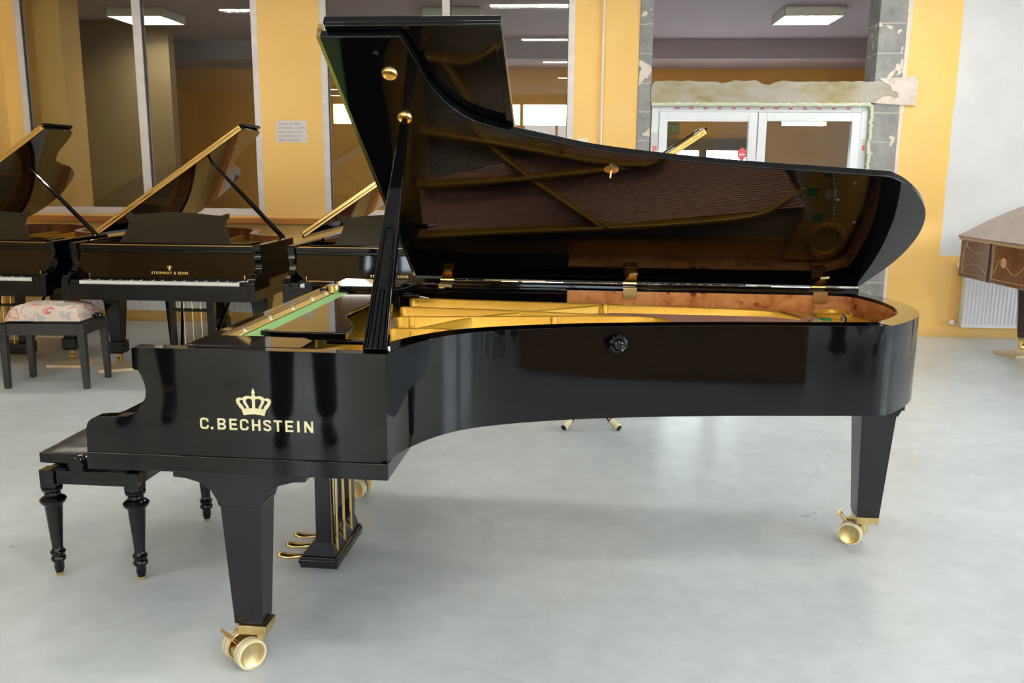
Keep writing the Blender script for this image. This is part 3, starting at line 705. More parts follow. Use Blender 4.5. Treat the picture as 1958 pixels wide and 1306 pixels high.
# lid frame: x along, y = distance from hinge up the slope, z = towards underside (down)
LTn=LT
lc=[(.812,0.0),(.812,1.583)]+[(1.052,1.583)]+spline([(1.052,1.583),(1.082,1.46),(1.105,1.36),(1.150,1.26),(1.21,1.19),(1.31,1.135),(1.44,1.085),(1.61,1.025),(1.84,.975),(2.11,.932),(2.37,.902),(2.632,.872)],6)[1:]+spline([(2.632,.872),(2.70,.82),(2.775,.73),(2.83,.62),(2.855,.48),(2.85,.33),(2.825,.20),(2.79,.09),(2.758,0.0)],6)[1:]
LIDB=BLACK
# z=0 is underside plane; top side is -z (outside)
lid=MB().prism(lc,-.026,0.,LIDB).build('main_lid',parent=G,bevel=.004,seg=3,ang=30,T=LT)
fl=MB().prism([(.822,.012),(.822,1.605),(1.342,1.605),(1.342,.012)],-.058,-.034,LIDB).build('front_flap',parent=G,bevel=.004,seg=2,T=LT)
# raised edge moulding on the flap's facing side
em=MB(); em.box((.830,1.585,-.034),(1.342,1.605,-.022),LIDB).box((1.318,.012,-.034),(1.342,1.585,-.022),LIDB); em.build('flap_moulding',parent=fl,bevel=.004)
# piano hinge joining flap and lid along the fold
MB().box((.800,.02,-.052),(.812,1.58,-.006),BRASS).build('flap_hinge',parent=fl)
MB().tube([(.806,.02,-.03),(.806,1.58,-.03)],.007,BRASS,8).build('hinge_barrel',parent=fl)
MB().box((.93,1.548,T_-.002),(2.755,1.571,1.016),BLACK).build('hinge_rail',parent=G,bevel=.002)
# cups for the prop
for (x,y) in ((.987,1.425),(.992,1.206)):
    MB().lathe([(.0265,-.001),(.0265,.005),(.0225,.011),(.020,.011),(.017,.002),(.0005,.0015)],(x,y,0),BRASS,seg=28).build('prop_cup',parent=lid)
lk=MB(); lk.lathe([(.026,0),(.026,.003),(.012,.007),(.0005,.007)],(1.671,.908,0),BRASS,seg=24); lk.tube([(1.671,.908,.005),(1.668,.895,.03)],.004,BRASS,8)
lk.build('lid_catch',parent=lid)
MB().lathe([(.009,0),(.009,.006),(.004,.01),(.0005,.01)],(.965,1.52,0),LEGBLK,seg=14).build('rubber_button',parent=lid)
for (x,y) in ((2.52,.83),(2.59,.56),(2.49,.72)): MB().lathe([(.005,0),(.005,.003),(.0005,.004)],(x,y,0),CHROME,seg=10).build('lid_button',parent=lid)
# hinges
for x in (.955,1.774,2.585):
    h=MB(); h.box((x-.030,sp_in-.010,.955),(x+.030,sp_in-.003,T_+.004),BRASS)
    h.box((x-.030,sp_in-.006,T_),(x+.030,1.57,T_+.004),BRASS); ho=h.build('lid_hinge',parent=G,bevel=.0015)
    k=MB(); k.prism([(x-.030,.004),(x+.030,.004),(x+.030,.088),(x-.005,.080),(x-.022,.035)],.0005,.005,BRASS); k.tube([(x-.03,.004,.006),(x+.03,.004,.006)],.006,BRASS,8)
    kk=k.build('hinge_leaf',parent=ho,T=LT)
    for dx in (-.018,.018): MB().lathe([(.004,0),(.003,.002),(.0005,.002)],(x+dx,sp_in-.010,.972),CHROME,axis=(0,-1,0),seg=8).build('hinge_screw',parent=ho)
# prop stick
A=Vector((1.012,.035,T_)); Bp=LT@Vector((.992,1.206,.004)); d=(Bp-A)
upv=Vector((1,0,0)); zax=d.normalized(); xax=(upv-zax*upv.dot(zax)).normalized(); yax=zax.cross(xax)
ST=Matrix(((xax.x,yax.x,zax.x,A.x),(xax.y,yax.y,zax.y,A.y),(xax.z,yax.z,zax.z,A.z),(0,0,0,1)))
Ls=d.length
def stick_sec(z0,z1,w0,w1,xs,y0,y1,m_):
    m_.taper(((xs*w0),(y0+y1)/2,z0),(w0/2,abs(y1-y0)/2),((xs*w1),(y0+y1)/2,z1),(w1/2,abs(y1-y0)/2),BLACK)
sgn = -1 if (ST.to_3x3()@Vector((0,1,0))).y>0 else 1   # side of the stick that faces the treble side
ps=MB()
def sw_(z): return .072-(.072-.046)*min(1,z/.50) if z<.5 else .046-(.046-.022)*(z-.5)/(Ls-.5)
def slab(z0,z1,wf,yo0,yo1,n=10,xo=lambda z:0,M=BLACK):
    vs=[];fs=[]
    for i in range(n+1):
        z=z0+(z1-z0)*i/n; w=wf(z)/2; x=xo(z)
        vs+=[(x-w,yo0,z),(x+w,yo0,z),(x+w,yo1,z),(x-w,yo1,z)]
    for i in range(n):
        for k in range(4): a=i*4+k; b=i*4+(k+1)%4; fs.append((a,b,b+4,a+4))
    fs.append([3,2,1,0]); fs.append([n*4+k for k in range(4)]); ps.add(vs,fs,M)
slab(.0,.56,sw_,-.014,.014)
slab(.56,Ls-.03,lambda z:sw_(z),-.010,.010)
ps.lathe([(.012,0),(.010,.02),(.008,.03)],(0,0,Ls-.035),BLACK,seg=12)
pso=ps.build('prop_stick',parent=G,bevel=.003,T=ST)
fs_=.014*sgn
def ridge(z0,z1,xa,xb,wid,off=.006):
    q=MB(); vs=[];f_=[]; n=8
    for i in range(n+1):
        z=z0+(z1-z0)*i/n; x=xa+(xb-xa)*i/n
        y0=fs_*.9; y1=fs_+off*sgn
        vs+=[(x-wid,y0,z),(x+wid,y0,z),(x+wid*.4,y1,z),(x-wid*.4,y1,z)]
    for i in range(n):
        for k in range(4): a=i*4+k; b=i*4+(k+1)%4; f_.append((a,b,b+4,a+4))
    f_.append([3,2,1,0]); f_.append([n*4+k for k in range(4)]); q.add(vs,f_,BLACK)
    q.build('fluting',parent=pso,T=Matrix.Identity(4),ang=25)
for xa,xb,z1 in ((-.022,-.013,.40),(.022,.013,.40),(-.0075,-.006,.19),(.0075,.006,.19),(-.030,-.020,.30),(.030,.020,.30)): ridge(.004,z1,xa,xb,.004)
def archcap(cx,cz,r): MB().tube([(cx+r*math.cos(R(a)),fs_+.001*sgn,cz+r*math.sin(R(a))) for a in range(0,181,20)],.0035,BLACK,6).build('fluting_arch',parent=pso)
archcap(0,.40,.013); archcap(0,.19,.007)
# folded half stick bracket behind
bk=MB(); bk.prism([(.72,.985),(.76,1.0),(.83,1.015),(.86,1.03),(.885,1.03),(.86,1.005),(.80,.985),(.775,.955),(.765,.925),(.745,.90),(.735,.905),(.742,.94)],1.30,1.315,BLACK,axis='y')
bk.tube([(.80,1.33,.975),(.875,1.33,.975)],.012,BLACK,8); bk.tube([(.875,1.33,.972),(.915,1.33,.965)],.006,CHROME,8)
bk.build('half_stick',parent=G,bevel=.002)
MB().lathe([(.006,0),(.006,.012),(.001,.014)],(1.045,.05,T_),IVORY,seg=10).build('stick_rest',parent=G)
# turned knob on the bent side
nrm=Vector((.27,-1,0)).normalized(); kc=Vector((1.70,.541,.945))
kn=MB(); kn.lathe([(.013,-.01),(.013,.012),(.024,.016),(.030,.026),(.030,.034),(.024,.040),(.018,.037),(.015,.043),(.006,.046),(.0005,.046)],kc,BLACK,nrm,seg=30)
for k in range(10):
    a=k*math.tau/10; u_=Vector((0,0,1)); v_=nrm.cross(u_)
    kn.lathe([(.0005,-.006),(.006,0),(.0005,.006)],kc+nrm*.030+(u_*math.cos(a)+v_*math.sin(a))*.028,BLACK,nrm,seg=8)
kn.build('lid_lock_knob',parent=G)
# logo on the cheek
def cheekT(x,z,y=-.0008): return Matrix.Translation((x,y,z))@Matrix.Rotation(R(90),4,'X')
def glyph_text(txt,x,z,h,parent,T0,M,bold,space):
    pass
def blocky():
    L={}
    s=26.
    def rct(x0,y0,x1,y1): return [(x0,y0),(x1,y0),(x1,y1),(x0,y1)]
    def C(w):
        o=[]; r=40
        o+=arc(w-r,110,r,0,90,6)+arc(r,110,r,90,180,6)+arc(r,40,r,180,270,6)+arc(w-r,40,r,270,360,6)
        o+=[(w,52),(w-s,52)]; ri=15
        o+=arc(w-r,40-0,r-s,0,-90,6)+arc(r,40,r-s,270,180,6)+arc(r,110,r-s,180,90,6)+arc(w-r,110,r-s,90,0,6)+[(w-s,98),(w,98)]
        return [o]
    L['C']=C
    L['.']=lambda w:[rct(0,0,w,30)]
    L['E']=lambda w:[[(0,0),(w,0),(w,s),(s,s),(s,62),(w-8,62),(w-8,88),(s,88),(s,150-s),(w,150-s),(w,150),(0,150)]]
    L['H']=lambda w:[[(0,0),(s+2,0),(s+2,62),(w-s-2,62),(w-s-2,0),(w,0),(w,150),(w-s-2,150),(w-s-2,88),(s+2,88),(s+2,150),(0,150)]]
    L['T']=lambda w:[[(w/2-14,0),(w/2+14,0),(w/2+14,150-s),(w,150-s),(w,150),(0,150),(0,150-s),(w/2-14,150-s)]]
    L['I']=lambda w:[rct(w/2-15,0,w/2+15,150)]
    L['N']=lambda w:[[(0,0),(s,0),(s,92),(w-s-4,0),(w,0),(w,150),(w-s,150),(w-s,58),(s+4,150),(0,150)]]
    def Bf(w):
        r=38
        return [[(0,0),(w-r,0)]+arc(w-r,38,38,-90,60,8)+[(w-22,77)]+arc(w-r-2,112,38,-40,90,8)+[(0,150)],
                [(s,s)]+arc(w-r-6,43,17,-90,90,6)+[(s,60)],[(s,88)]+arc(w-r-8,107,18,-90,90,6)[0:]+[(s,125)]]
    L['B']=Bf
    def S(w):
        p=spline([(w-14,108),(w-20,128),(w/2,137),(18,128),(14,110),(24,92),(w/2,78),(w-22,62),(w-13,40),(w-22,20),(w/2,13),(18,22),(13,42)],6)
        return [offset(p,13)+offset(p,-13)[::-1]]
    L['S']=S
    return L
LT_=blocky(); U_=.0002235
for ch,x0,x1 in (('C',155,272),('.',298,330),('B',390,502),('E',550,652),('C',692,805),('H',852,965),('S',1004,1108),('T',1142,1252),('E',1297,1400),('I',1445,1492),('N',1547,1664)):
    w=x1-x0; loops=[[(x*U_,y*U_) for x,y in lp_] for lp_ in LT_[ch](w)]
    curve_mesh('brass_letter',loops,LETTER,G,cheekT(.497+(x0-155)*U_,.7635,-.0006))
half=[(138,0),(152,45),(160,75),(190,105),(225,160),(234,190),(228,215),(205,232),(178,236),(150,228),(130,245),(100,260),(60,260),(36,250),(22,262),(22,275),(10,285),(22,298),(24,312),(12,328),(7,334),(15,342),(7,351),(0,362)]
outl=[(x*U_,y*U_) for x,y in [(0,20),(70,14)]+half]+[(-x*U_,y*U_) for x,y in reversed([(70,14)]+half[:-1])]
hi=[(20,215),(50,225),(82,222),(103,202),(100,175),(80,140),(66,112),(62,97),(55,90),(46,100),(38,90),(28,102),(19,96)]
ho=[(140,206),(165,203),(185,192),(187,175),(165,150),(142,125),(130,95),(119,85),(109,95),(98,86),(100,110),(122,145),(140,175)]
cl=[outl]
for hh_ in (hi,ho):
    cl.append([(x*U_,y*U_) for x,y in hh_]); cl.append([(-x*U_,y*U_) for x,y in hh_])
curve_mesh('crown_emblem',cl,LETTER,G,cheekT(.497+(887-155)*U_,.8085,-.0006))
# legs
def main_leg(x,y,rot=0):
    o=MB(); T=Matrix.Translation((x,y,0))@Matrix.Rotation(rot,4,'Z')
    o.taper((0,0,.128),(.0445,.042),(0,0,.515),(.0635,.055),LEGBLK,T)
    lg=o.build('leg',parent=G,bevel=.003)
    c=MB(); prof=[(-.0665,.515),(-.072,.535),(-.088,.563),(-.118,.586),(-.165,.599),(-.203,.602),(-.203,BK),(.203,BK),(.203,.602),(.165,.599),(.118,.586),(.088,.563),(.072,.535),(.0665,.515)]
    c.prism(prof,-.058,.058,LEGBLK,axis='y',T=T); c.build('leg_bracket',parent=lg,bevel=.002)
    return lg
def caster(x,y,rot,parent,trev=1):
    T=Matrix.Translation((x,y,0))@Matrix.Rotation(rot,4,'Z')
    b=MB(); T0=Matrix.Translation((x,y,0)); b.taper((0,0,.098),(.043,.041),(0,0,.1275),(.0455,.043),BRASSB,T0); co=b.build('caster_plate',parent=parent,bevel=.0015)
    f=MB(); f.box((-.012,-.018,.050),(.012,.018,.10),BRASSB,T); 
    f.box((-.085,-.012,.036),(.0,.012,.062),BRASSB,T); f.build('caster_fork',parent=co,bevel=.002)
    ax=T@Vector((-.046,0,.0478)); d=(T.to_3x3()@Vector((0,1,0)))
    for s in (-1,1):
        w=MB(); c0=ax+d*s*.021
        w.lathe([(.006,0),(.030,.002),(.040,0),(.0465,.003),(.0465,.032),(.040,.034),(.036,.031),(.0005,.029)],c0,BRASSB,d*s,seg=36)
        wo=w.build('caster_wheel',parent=co)
        w=MB(); w.lathe([(.040,.001),(.0468,.002),(.0475,.010),(.0475,.0145),(.0460,.0165),(.0475,.0185),(.0475,.030),(.0465,.033),(.040,.034)],c0,CREAMR,d*s,seg=36,cap=False)
        w.build('tread',parent=wo)
        w=MB(); w.lathe([(.0474,.0135),(.0480,.0150),(.0480,.0185),(.0474,.020)],c0,GREYR,d*s,seg=36,cap=False); w.build('tread_groove',parent=wo)
    lv=MB(); a=T@Vector((-.055,0,.060)); b_=T@Vector((-.100,0,.115)); lv.tube([a,b_],.007,BRASS,10); sd=T.to_3x3()@Vector((0,1,0))
    lv.tube([b_-sd*.035,b_+sd*.035],.0045,BRASS,8); lv.build('brake_lever',parent=co)
    return co
leg1=main_leg(.592,.085); caster(.606,.075,R(49),leg1)
leg2=main_leg(.592,1.485); caster(.592,1.485,R(-9),leg2)
tl=MB(); Tt=Matrix.Translation((2.755,1.21,0))@Matrix.Rotation(R(0),4,'Z')
tl.taper((0,0,.128),(.0435,.050),(0,0,.58),(.0670,.078),LEGBLK,Tt); leg3=tl.build('leg',parent=G,bevel=.003)
c=MB(); c.taper((0,0,.565),(.070,.081),(0.0,0,.60),(.080,.10),LEGBLK,Tt); c.box((-.11,-.12,.60),(.080,.15,.645),LEGBLK,Tt); c.box((-.13,-.15,.645),(.086,.2,B2+.005),LEGBLK,Tt)
c.build('leg_bracket',parent=leg3,bevel=.002); caster(2.755,1.20,R(-26),leg3)
# beams under the soundboard
bm=MB(); bm.box((1.0,.3,.70),(1.08,1.5,.80),SATIN)
for y0,y1,x1 in ((.62,.69,1.45),(.90,.97,2.4),(1.2,1.27,2.6)): bm.box((1.0,y0,.72),(x1,y1,.80),SATIN)
bm.build('frame_beam',parent=G)
# lyre
LY0,LY1=.615,.955
ly=MB()
for y in (LY0+.03,LY1-.03):
    ly.taper((.648,y,.145),(.030,.022),(.648,y,BK),(.026,.020),BLACK)
ly.box((.60,LY0-.03,BK-.03),(.72,LY1+.03,BK),BLACK)
lyo=ly.build('lyre_pillars',parent=G,bevel=.003)
lb=MB(); lb.box((.557,LY0,.045),(.700,LY1,.088),BLACK); lb.taper((.628,(LY0+LY1)/2,.088),(.064,(LY1-LY0)/2-.008),(.642,(LY0+LY1)/2,.150),(.030,(LY1-LY0)/2-.012),BLACK)
lb.box((.552,LY0-.003,.060),(.704,LY1+.003,.078),BLACK)
lbo=lb.build('pedal_box',parent=G,bevel=.003)
for i,y in enumerate((LY0+.075,(LY0+LY1)/2,LY1-.075)):
    pd=MB(); path=[(.60,.062),(.53,.060),(.50,.055),(.475,.056),(.452,.062),(.44,.058)]
    vs=[];f_=[]; ww=[.012,.014,.022,.027,.024,.012]
    for (x,z),w_ in zip(path,ww): vs+=[(x,y-w_,z-.010),(x,y+w_,z-.010),(x,y+w_*.8,z+.008),(x,y-w_*.8,z+.008)]
    for a in range(5):
        for k in range(4): p=a*4+k; q=a*4+(k+1)%4; f_.append((p,q,q+4,p+4))
    f_.append([0,1,2,3]); f_.append([23,22,21,20]); pd.add(vs,f_,BRASS); pd.build('pedal',parent=lbo,sub=1)
    MB().tube([(.685,y-.02,.09),(.683,y-.02,BK)],.0055,BRASS,8).build('pedal_rod',parent=lyo)
# ------------------------------------------------------------------ artist bench at the keyboard (turned legs)
AB=empty('piano_bench',G.matrix_basis@Vector((-.19,.83,0)),PTH,'black wooden piano bench frame on turned legs in front of the concert grand keyboard','bench')
bx,by=.165,.285
def turned(h): return [(.0155,.012),(.021,.03),(.021,.055),(.030,.062),(.031,.072),(.024,.080),(.030,.088),(.032,.097),(.024,.105),(.022,.115),(.036,.275),(.038,.285),(.052,.296),(.054,.306),(.044,.315),(.031,.320),(.034,.327),(.030,.334),(.042,.342),(.043,.352),(.030,.358)]
fr=MB()
for s in (-1,1):
    fr.box((-bx+.02,s*by-.014,.365),(bx-.02,s*by+.014,.418),BLACK); fr.box((s*bx-.014,-by+.02,.365),(s*bx+.014,by-.02,.418),BLACK)
fr.build('apron',parent=AB,bevel=.002)
for sx in (-1,1):
    for sy in (-1,1):
        l=MB(); l.lathe([(r*.86,h*.985) for r,h in turned(0)],(sx*(bx-.004),sy*(by-.004),0),BLACK,seg=20)
        l.box((sx*(bx-.004)-.027,sy*(by-.004)-.027,.350),(sx*(bx-.004)+.027,sy*(by-.004)+.027,.419),BLACK)
        lo=l.build('leg',parent=AB,ang=50)
        MB().lathe([(.013,0),(.014,.002),(.014,.012),(.008,.013)],(sx*(bx-.004),sy*(by-.004),0),BRASS,seg=16).build('brass_foot',parent=lo)
st_=MB(); st_.box((-.195,-.290,.440),(.195,.290,.480),BLACK); sto=st_.build('seat_frame',parent=AB,bevel=.006,seg=3)
nx,ny=20,26; vs=[];fs=[]
for j in range(ny+1):
    for i in range(nx+1):
        u=i/nx*2-1; v=j/ny*2-1
        vs.append((u*.187,v*.280,.479+.030*((1-u**4)*(1-v**4))**.6))
for j in range(ny):
    for i in range(nx): q=j*(nx+1)+i; fs.append((q,q+1,q+nx+2,q+nx+1))
lm=MB(); lm.add(vs,fs,mat('black_leather',(.014,.015,.017),.32)); lm.build('seat_cushion',parent=AB)
kb_=MB(); kb_.lathe([(.006,-.02),(.006,.012),(.027,.012),(.031,.016),(.031,.052),(.028,.058),(.0005,.059)],(-.010,-by-.020,.462),BLACK,(0,-1,0),seg=14)
kb_.build('height_knob',parent=AB)
MB().tube([(-.010,-by,.430),(-.010,by,.430)],.006,SATIN,8).build('screw_rod',parent=AB)
MB().box((-bx+.03,-by+.06,.40),(bx-.03,-by+.10,.41),SATIN).box((-bx+.03,by-.10,.40),(bx-.03,by-.06,.41),SATIN).build('cross_bar',parent=AB)
# ------------------------------------------------------------------ grands along the back wall (local frame as above)
def gouter(L,W_,n=6):
    s=L/2.1; w=W_/1.46
    b=spline([(.90*s+.0,0),(.97*s,.02*w),(1.05*s,.13*w),(1.14*s,.30*w),(1.28*s,.43*w),(1.48*s,.50*w),(1.68*s,.55*w),(1.86*s,.66*w),(1.99*s,.82*w),(2.07*s,1.0*w),(2.10*s,1.17*w),(2.07*s,1.32*w),(1.99*s,1.42*w),(1.90*s,1.46*w)],n)
    return b+[(1.5*s,W_),(.9*s,W_)]
def make_grand(loc,rz,L,W_,phi,label,body,interior,logo='STEINWAY & SONS',keys=True,flap=True,brass=True,openlid=True,inrim=None,desk=True,leg='spade',top=1.0,boards=True,group=None,lidmat=None,musicm=None):
    g=empty('grand_piano',loc,rz,label,'grand piano',group)
    B=body; o_=gouter(L,W_); i_=offset(o_,.06)
    fix=[]
    for p in i_: fix.append((p[0],min(max(p[1],.06),W_-.06)))
    zb=.66; kbz=.60
    r=MB(); r.ribbon(o_,fix,zb,top,B,Min=inrim or B)
    ck=[(.90,kbz),(.92,top),(.16,top),(.145,.985),(.15,.955)]+spline([(.15,.955),(.165,.93),(.155,.90),(.175,.86),(.165,.82),(.12,.79),(.05,.775),(.02,.76)],4)[1:]+[(.0,.735),(.0,kbz)]
    r.prism(ck,0,.05,B,axis='y'); r.prism(ck,W_-.05,W_,B,axis='y')
    r.build('rim',parent=g,bevel=.003)
    k=MB(); k.box((.03,.05,kbz),(.90,W_-.05,kbz+.06),B); k.box((.0,.05,kbz+.0),(.035,W_-.05,.715),B); k.box((.02,.05,.66),(.17,.115,.745),B); k.box((.02,W_-.115,.66),(.17,W_-.05,.745),B)
    k.build('keybed',parent=g,bevel=.003)
    fbm=MB(); fbm.prism([(.172,.735),(.188,.735),(.200,.93),(.184,.93)],.05,W_-.05,B,axis='y'); fb=fbm.build('fallboard',parent=g)
    for y in (.13,W_-.13): MB().box((.160,y-.004,.745),(.172,y+.004,.775),BRASS).build('fallboard_pin',parent=fb)
    t=MB(); t.box((.17,.05,.955),(.24,W_-.05,.985),B); t.box((.19,.05,.93),(.26,W_-.05,.955),B); t.tube([(.170,.06,.948),(.170,W_-.06,.948)],.008,B,8)
    t.build('top_rail',parent=g,bevel=.003)
    MB().box((.172,.07,.9865),(.21,W_-.07,.990),BRASS).build('rail_strip',parent=g)
    if logo:
        T=Matrix.Translation((.1722,W_/2-.02,.775))@Matrix.Rotation(R(-90),4,'Z')@Matrix.Rotation(R(86),4,'X')
        text_mesh('fallboard_lettering',logo,.027,mat('gold_letter',(.85,.62,.16),.4,.3,emis=None),fb,T,extr=.0006,bold=.0004,spacing=1.25)
        ly=MB(); 
        a=spline([(-.010,.030),(-.016,.024),(-.012,.014),(-.007,.006),(0,.002),(.007,.006),(.012,.014),(.016,.024),(.010,.030)],4); ly.tube([(x,z,0) for x,z in a],.0022,BRASS,6)
        for x in (-.004,0,.004): ly.tube([(x,.004,0),(x,.030,0)],.0012,BRASS,5)
        ly.tube([(-.012,.027,0),(.012,.027,0)],.002,BRASS,6); ly.box((-.009,-.006,-.001),(.009,.0,.001),BRASS)
        ly.build('lyre_emblem',parent=fb,T=Matrix.Translation((.1735,W_/2-.02,.808))@Matrix.Rotation(R(-90),4,'Z')@Matrix.Rotation(R(86),4,'X'))
    if keys:
        kk=MB().box((.03,.115,.70),(.172,W_-.115,.712),SATIN).build('keyboard',parent=g)
        K0=.122; kw=(W_-.244)/52
        wm=MB().box((.028,0,.712),(.172,kw-.0012,.735),IVORY).build('white_key',parent=kk,smooth=False); bmk=MB().taper((.120,.005,.735),(.048,.005),(.122,.005,.746),(.045,.004),EBONY).build('black_key',parent=kk,smooth=False)
        fw_=True; fb_=True
        for n in range(52):
            # from bass (y=W) to treble (y=0)
            y=W_-K0-(n+1)*kw
            c=wm if fw_ else wm.copy()
            if not fw_: COL.objects.link(c)
            fw_=False; c.location=(0,y,0)
            if (n%7) in (0,2,3,5,6) and n<51:
                c=bmk if fb_ else bmk.copy()
                if not fb_: COL.objects.link(c)
                fb_=False; c.location=(0,y-.005,0)
    if desk:
        # raised music desk with ears
        d=MB(); hw=.415
        pts=[(-hw*.90,0),(-hw*1.06,.0)]+spline([(-hw*1.06,0),(-hw*.99,.05),(-hw*.93,.10),(-hw*.90,.15),(-hw*.92,.185),(-hw*.96,.200)],4)[1:]+[(-hw*.96,.238),(-hw*.87,.232)]+spline([(-hw*.87,.232),(-hw*.78,.222),(-hw*.4,.236),(0,.245),(hw*.4,.236),(hw*.78,.222),(hw*.87,.232)],4)[1:]+[(hw*.96,.238),(hw*.96,.200)]+spline([(hw*.96,.200),(hw*.92,.185),(hw*.90,.15),(hw*.93,.10),(hw*.99,.05),(hw*1.06,0)],4)[1:]
        d.prism(pts,-.007,.007,musicm or MUSICB,axis='y')
        d.build('music_desk',parent=g,bevel=.002,T=Matrix.Translation((.30,W_/2-.02,.985))@Matrix.Rotation(R(-90),4,'Z')@Matrix.Rotation(R(-17),4,'X'))
        MB().box((.25,.12,.985),(.50,W_-.12,1.0),B).build('desk_shelf',parent=g,bevel=.002)
    if interior:
        q=[(p[0],p[1]) for p in fix]; 
        MB().prism([(.5,.06)]+q+[(.5,W_-.06)],.87,.885,SOUND).build('soundboard',parent=g)
        pl=MB(); pl.prism([(.35,.06),(.80,.06),(.78,.5),(.74,W_-.06),(.35,W_-.06)],.89,.905,GOLD)
        bi_=offset(o_,.12); pl.ribbon(fix[3:-3],[(p[0],min(max(p[1],.1),W_-.12)) for p in bi_][3:-3],.886,.90,GOLD)
        for (a,b) in (((.78,.35),(1.10,.42)),((.77,.62),(1.75,.74)),((.76,.90),(1.90,1.0)),((.75,1.2),(1.80,1.28))): pl.bar((a[0],a[1],.925),(b[0],b[1],.925),.02,.05,GOLD)
        pl.build('cast_plate',parent=g)
        st=MB()
        for n in range(60):
            t=n/59; y=.2+t*1.1; st.bar((.75,y,.917),(.98+.95*min(1,t*1.25),.30+.9*t if t>.3 else .24+.9*t,.907),.002,.002,STEEL)
        so=st.build('strings',parent=g); so['kind']='stuff'
    if openlid:
        PH_=phi; T=Matrix(((1,0,0,0),(0,-math.cos(PH_),-math.sin(PH_),W_+.01),(0,math.sin(PH_),-math.cos(PH_),top+.02),(0,0,0,1)))
        oo=gouter(L,W_+.02); fold=.57
        lc=[(fold,0),(fold,W_+.02)]+[(p[0]+.008,W_+.015-p[1]) for p in oo if p[0]>fold and p[1]<W_]+[(oo[-2][0],0)]
        lm=lidmat or B
        lid=MB().prism(lc,-.022,0,lm).build('lid',parent=g,bevel=.003,T=T)
        if flap:
            f0=MB().prism([(fold+.005,.01),(fold+.005,W_+.03),(fold+.41,W_+.03),(fold+.41,.01)],-.050,-.028,lm).build('front_flap',parent=g,bevel=.003,T=T)
            f1=MB(); f1.box((fold+.33,.05,-.056),(fold+.41,W_+.02,-.050),lm); f1.build('flap_edge',parent=f0)
            if brass:
                MB().box((fold-.008,.02,-.044),(fold-.001,W_+.01,-.004),BRASS).tube([(fold-.006,.02,-.024),(fold-.006,W_,-.024)],.008,BRASS,8).build('flap_hinge',parent=f0)
        # prop stick
        if PH_<.1: PH_=None
        top_y=1.10; a=Vector((.86,.06,top)); b=T@Vector((.80,W_+.01-.42,0))
        if PH_: MB().tube([a+(b-a)*(i/6) for i in range(7)],[.020,.019,.018,.017,.016,.014,.010],B,8).build('prop_stick',parent=g)
    # legs
    if leg=='spade':
        for (x,y) in ((.50,.13),(.50,W_-.13),(L-.42,W_/2+.22)):
            l=MB(); T=Matrix.Translation((x,y,0)); l.taper((0,0,.20),(.042,.042),(0,0,.52),(.066,.062),B,T); l.taper((0,0,.10),(.046,.046),(0,0,.115),(.058,.058),B,T); l.taper((0,0,.115),(.058,.058),(0,0,.20),(.056,.056),B,T); l.taper((0,0,.52),(.07,.066),(0,0,.66),(.09,.08),B,T)
            lo=l.build('leg',parent=g,bevel=.003)
            if x<1: MB().prism([(-.066,.46),(-.075,.52),(-.10,.57),(-.14,.595),(-.14,kbz),(.14,kbz),(.14,.595),(.10,.57),(.075,.52),(.066,.46)],-.055,.055,B,axis='y',T=T).build('leg_bracket',parent=lo)
            c=MB(); c.lathe([(.022,.075),(.026,.10)],(x,y,0),BRASS,seg=14); c.box((x-.016,y-.020,.035),(x+.016,y-.013,.08),BRASS); c.box((x-.016,y+.013,.035),(x+.016,y+.020,.08),BRASS)
            c.lathe([(.004,-.012),(.022,-.012),(.022,.012),(.004,.012)],(x,y,.044),BRASS,(0,1,0),seg=18); c.build('caster',parent=lo)
        p=MB(); c0=W_/2-.02
        p.box((.40,c0-.24,.555),(.58,c0+.24,kbz),B)
        for s in (-1,1): p.taper((.50,c0+s*.155,.15),(.022,.022),(.50,c0+s*.165,.56),(.028,.030),B)
        p.box((.475,c0-.17,.445),(.525,c0+.17,.465),B)
        lyo_=p.build('lyre',parent=g,bevel=.002)
        pb=MB(); pb.box((.43,c0-.22,.06),(.58,c0+.22,.15),B); pb.build('pedal_box',parent=g,bevel=.003)
        for y in (-.07,0,.07):
            MB().tube([(.47,c0+y,.09),(.38,c0+y,.085),(.33,c0+y,.09)],[.010,.013,.016],BRASS,8).build('pedal',parent=g)
            MB().tube([(.52,c0+y,.15),(.52,c0+y,kbz)],.004,BRASS,6).build('pedal_rod',parent=lyo_)
        MB().tube([(.56,c0-.12,.14),(.86,c0-.22,kbz)],.012,B,8).tube([(.56,c0+.12,.14),(.86,c0+.22,kbz)],.012,B,8).build('lyre_brace',parent=lyo_)
    return g
RB=R(90-4)
BLKS=BLACK
gB=make_grand((-1.765,6.04,.022),RB,2.11,1.44,R(34),'black grand piano with raised lid and gold hinge strip, in front of the left window',BLKS,True,inrim=MAHOG)
gA=make_grand((-3.30,6.24,.022),RB,2.11,1.44,R(34),'black grand piano cut off by the left edge, behind the cushioned bench',BLKS,True,inrim=MAHOG)
gC=make_grand((-.20,5.93,.022),RB,2.11,1.44,R(34),'black grand piano partly hidden behind the prop stick of the concert grand',BLKS,True,inrim=MAHOG)
gD=make_grand((1.60,6.05,.022),RB,2.11,1.44,R(34),'black grand whose raised lid tip alone shows above the concert grand before the door',BLKS,True,inrim=MAHOG)
for q_ in (gA,gB,gC,gD): q_.scale=(.955,)*3
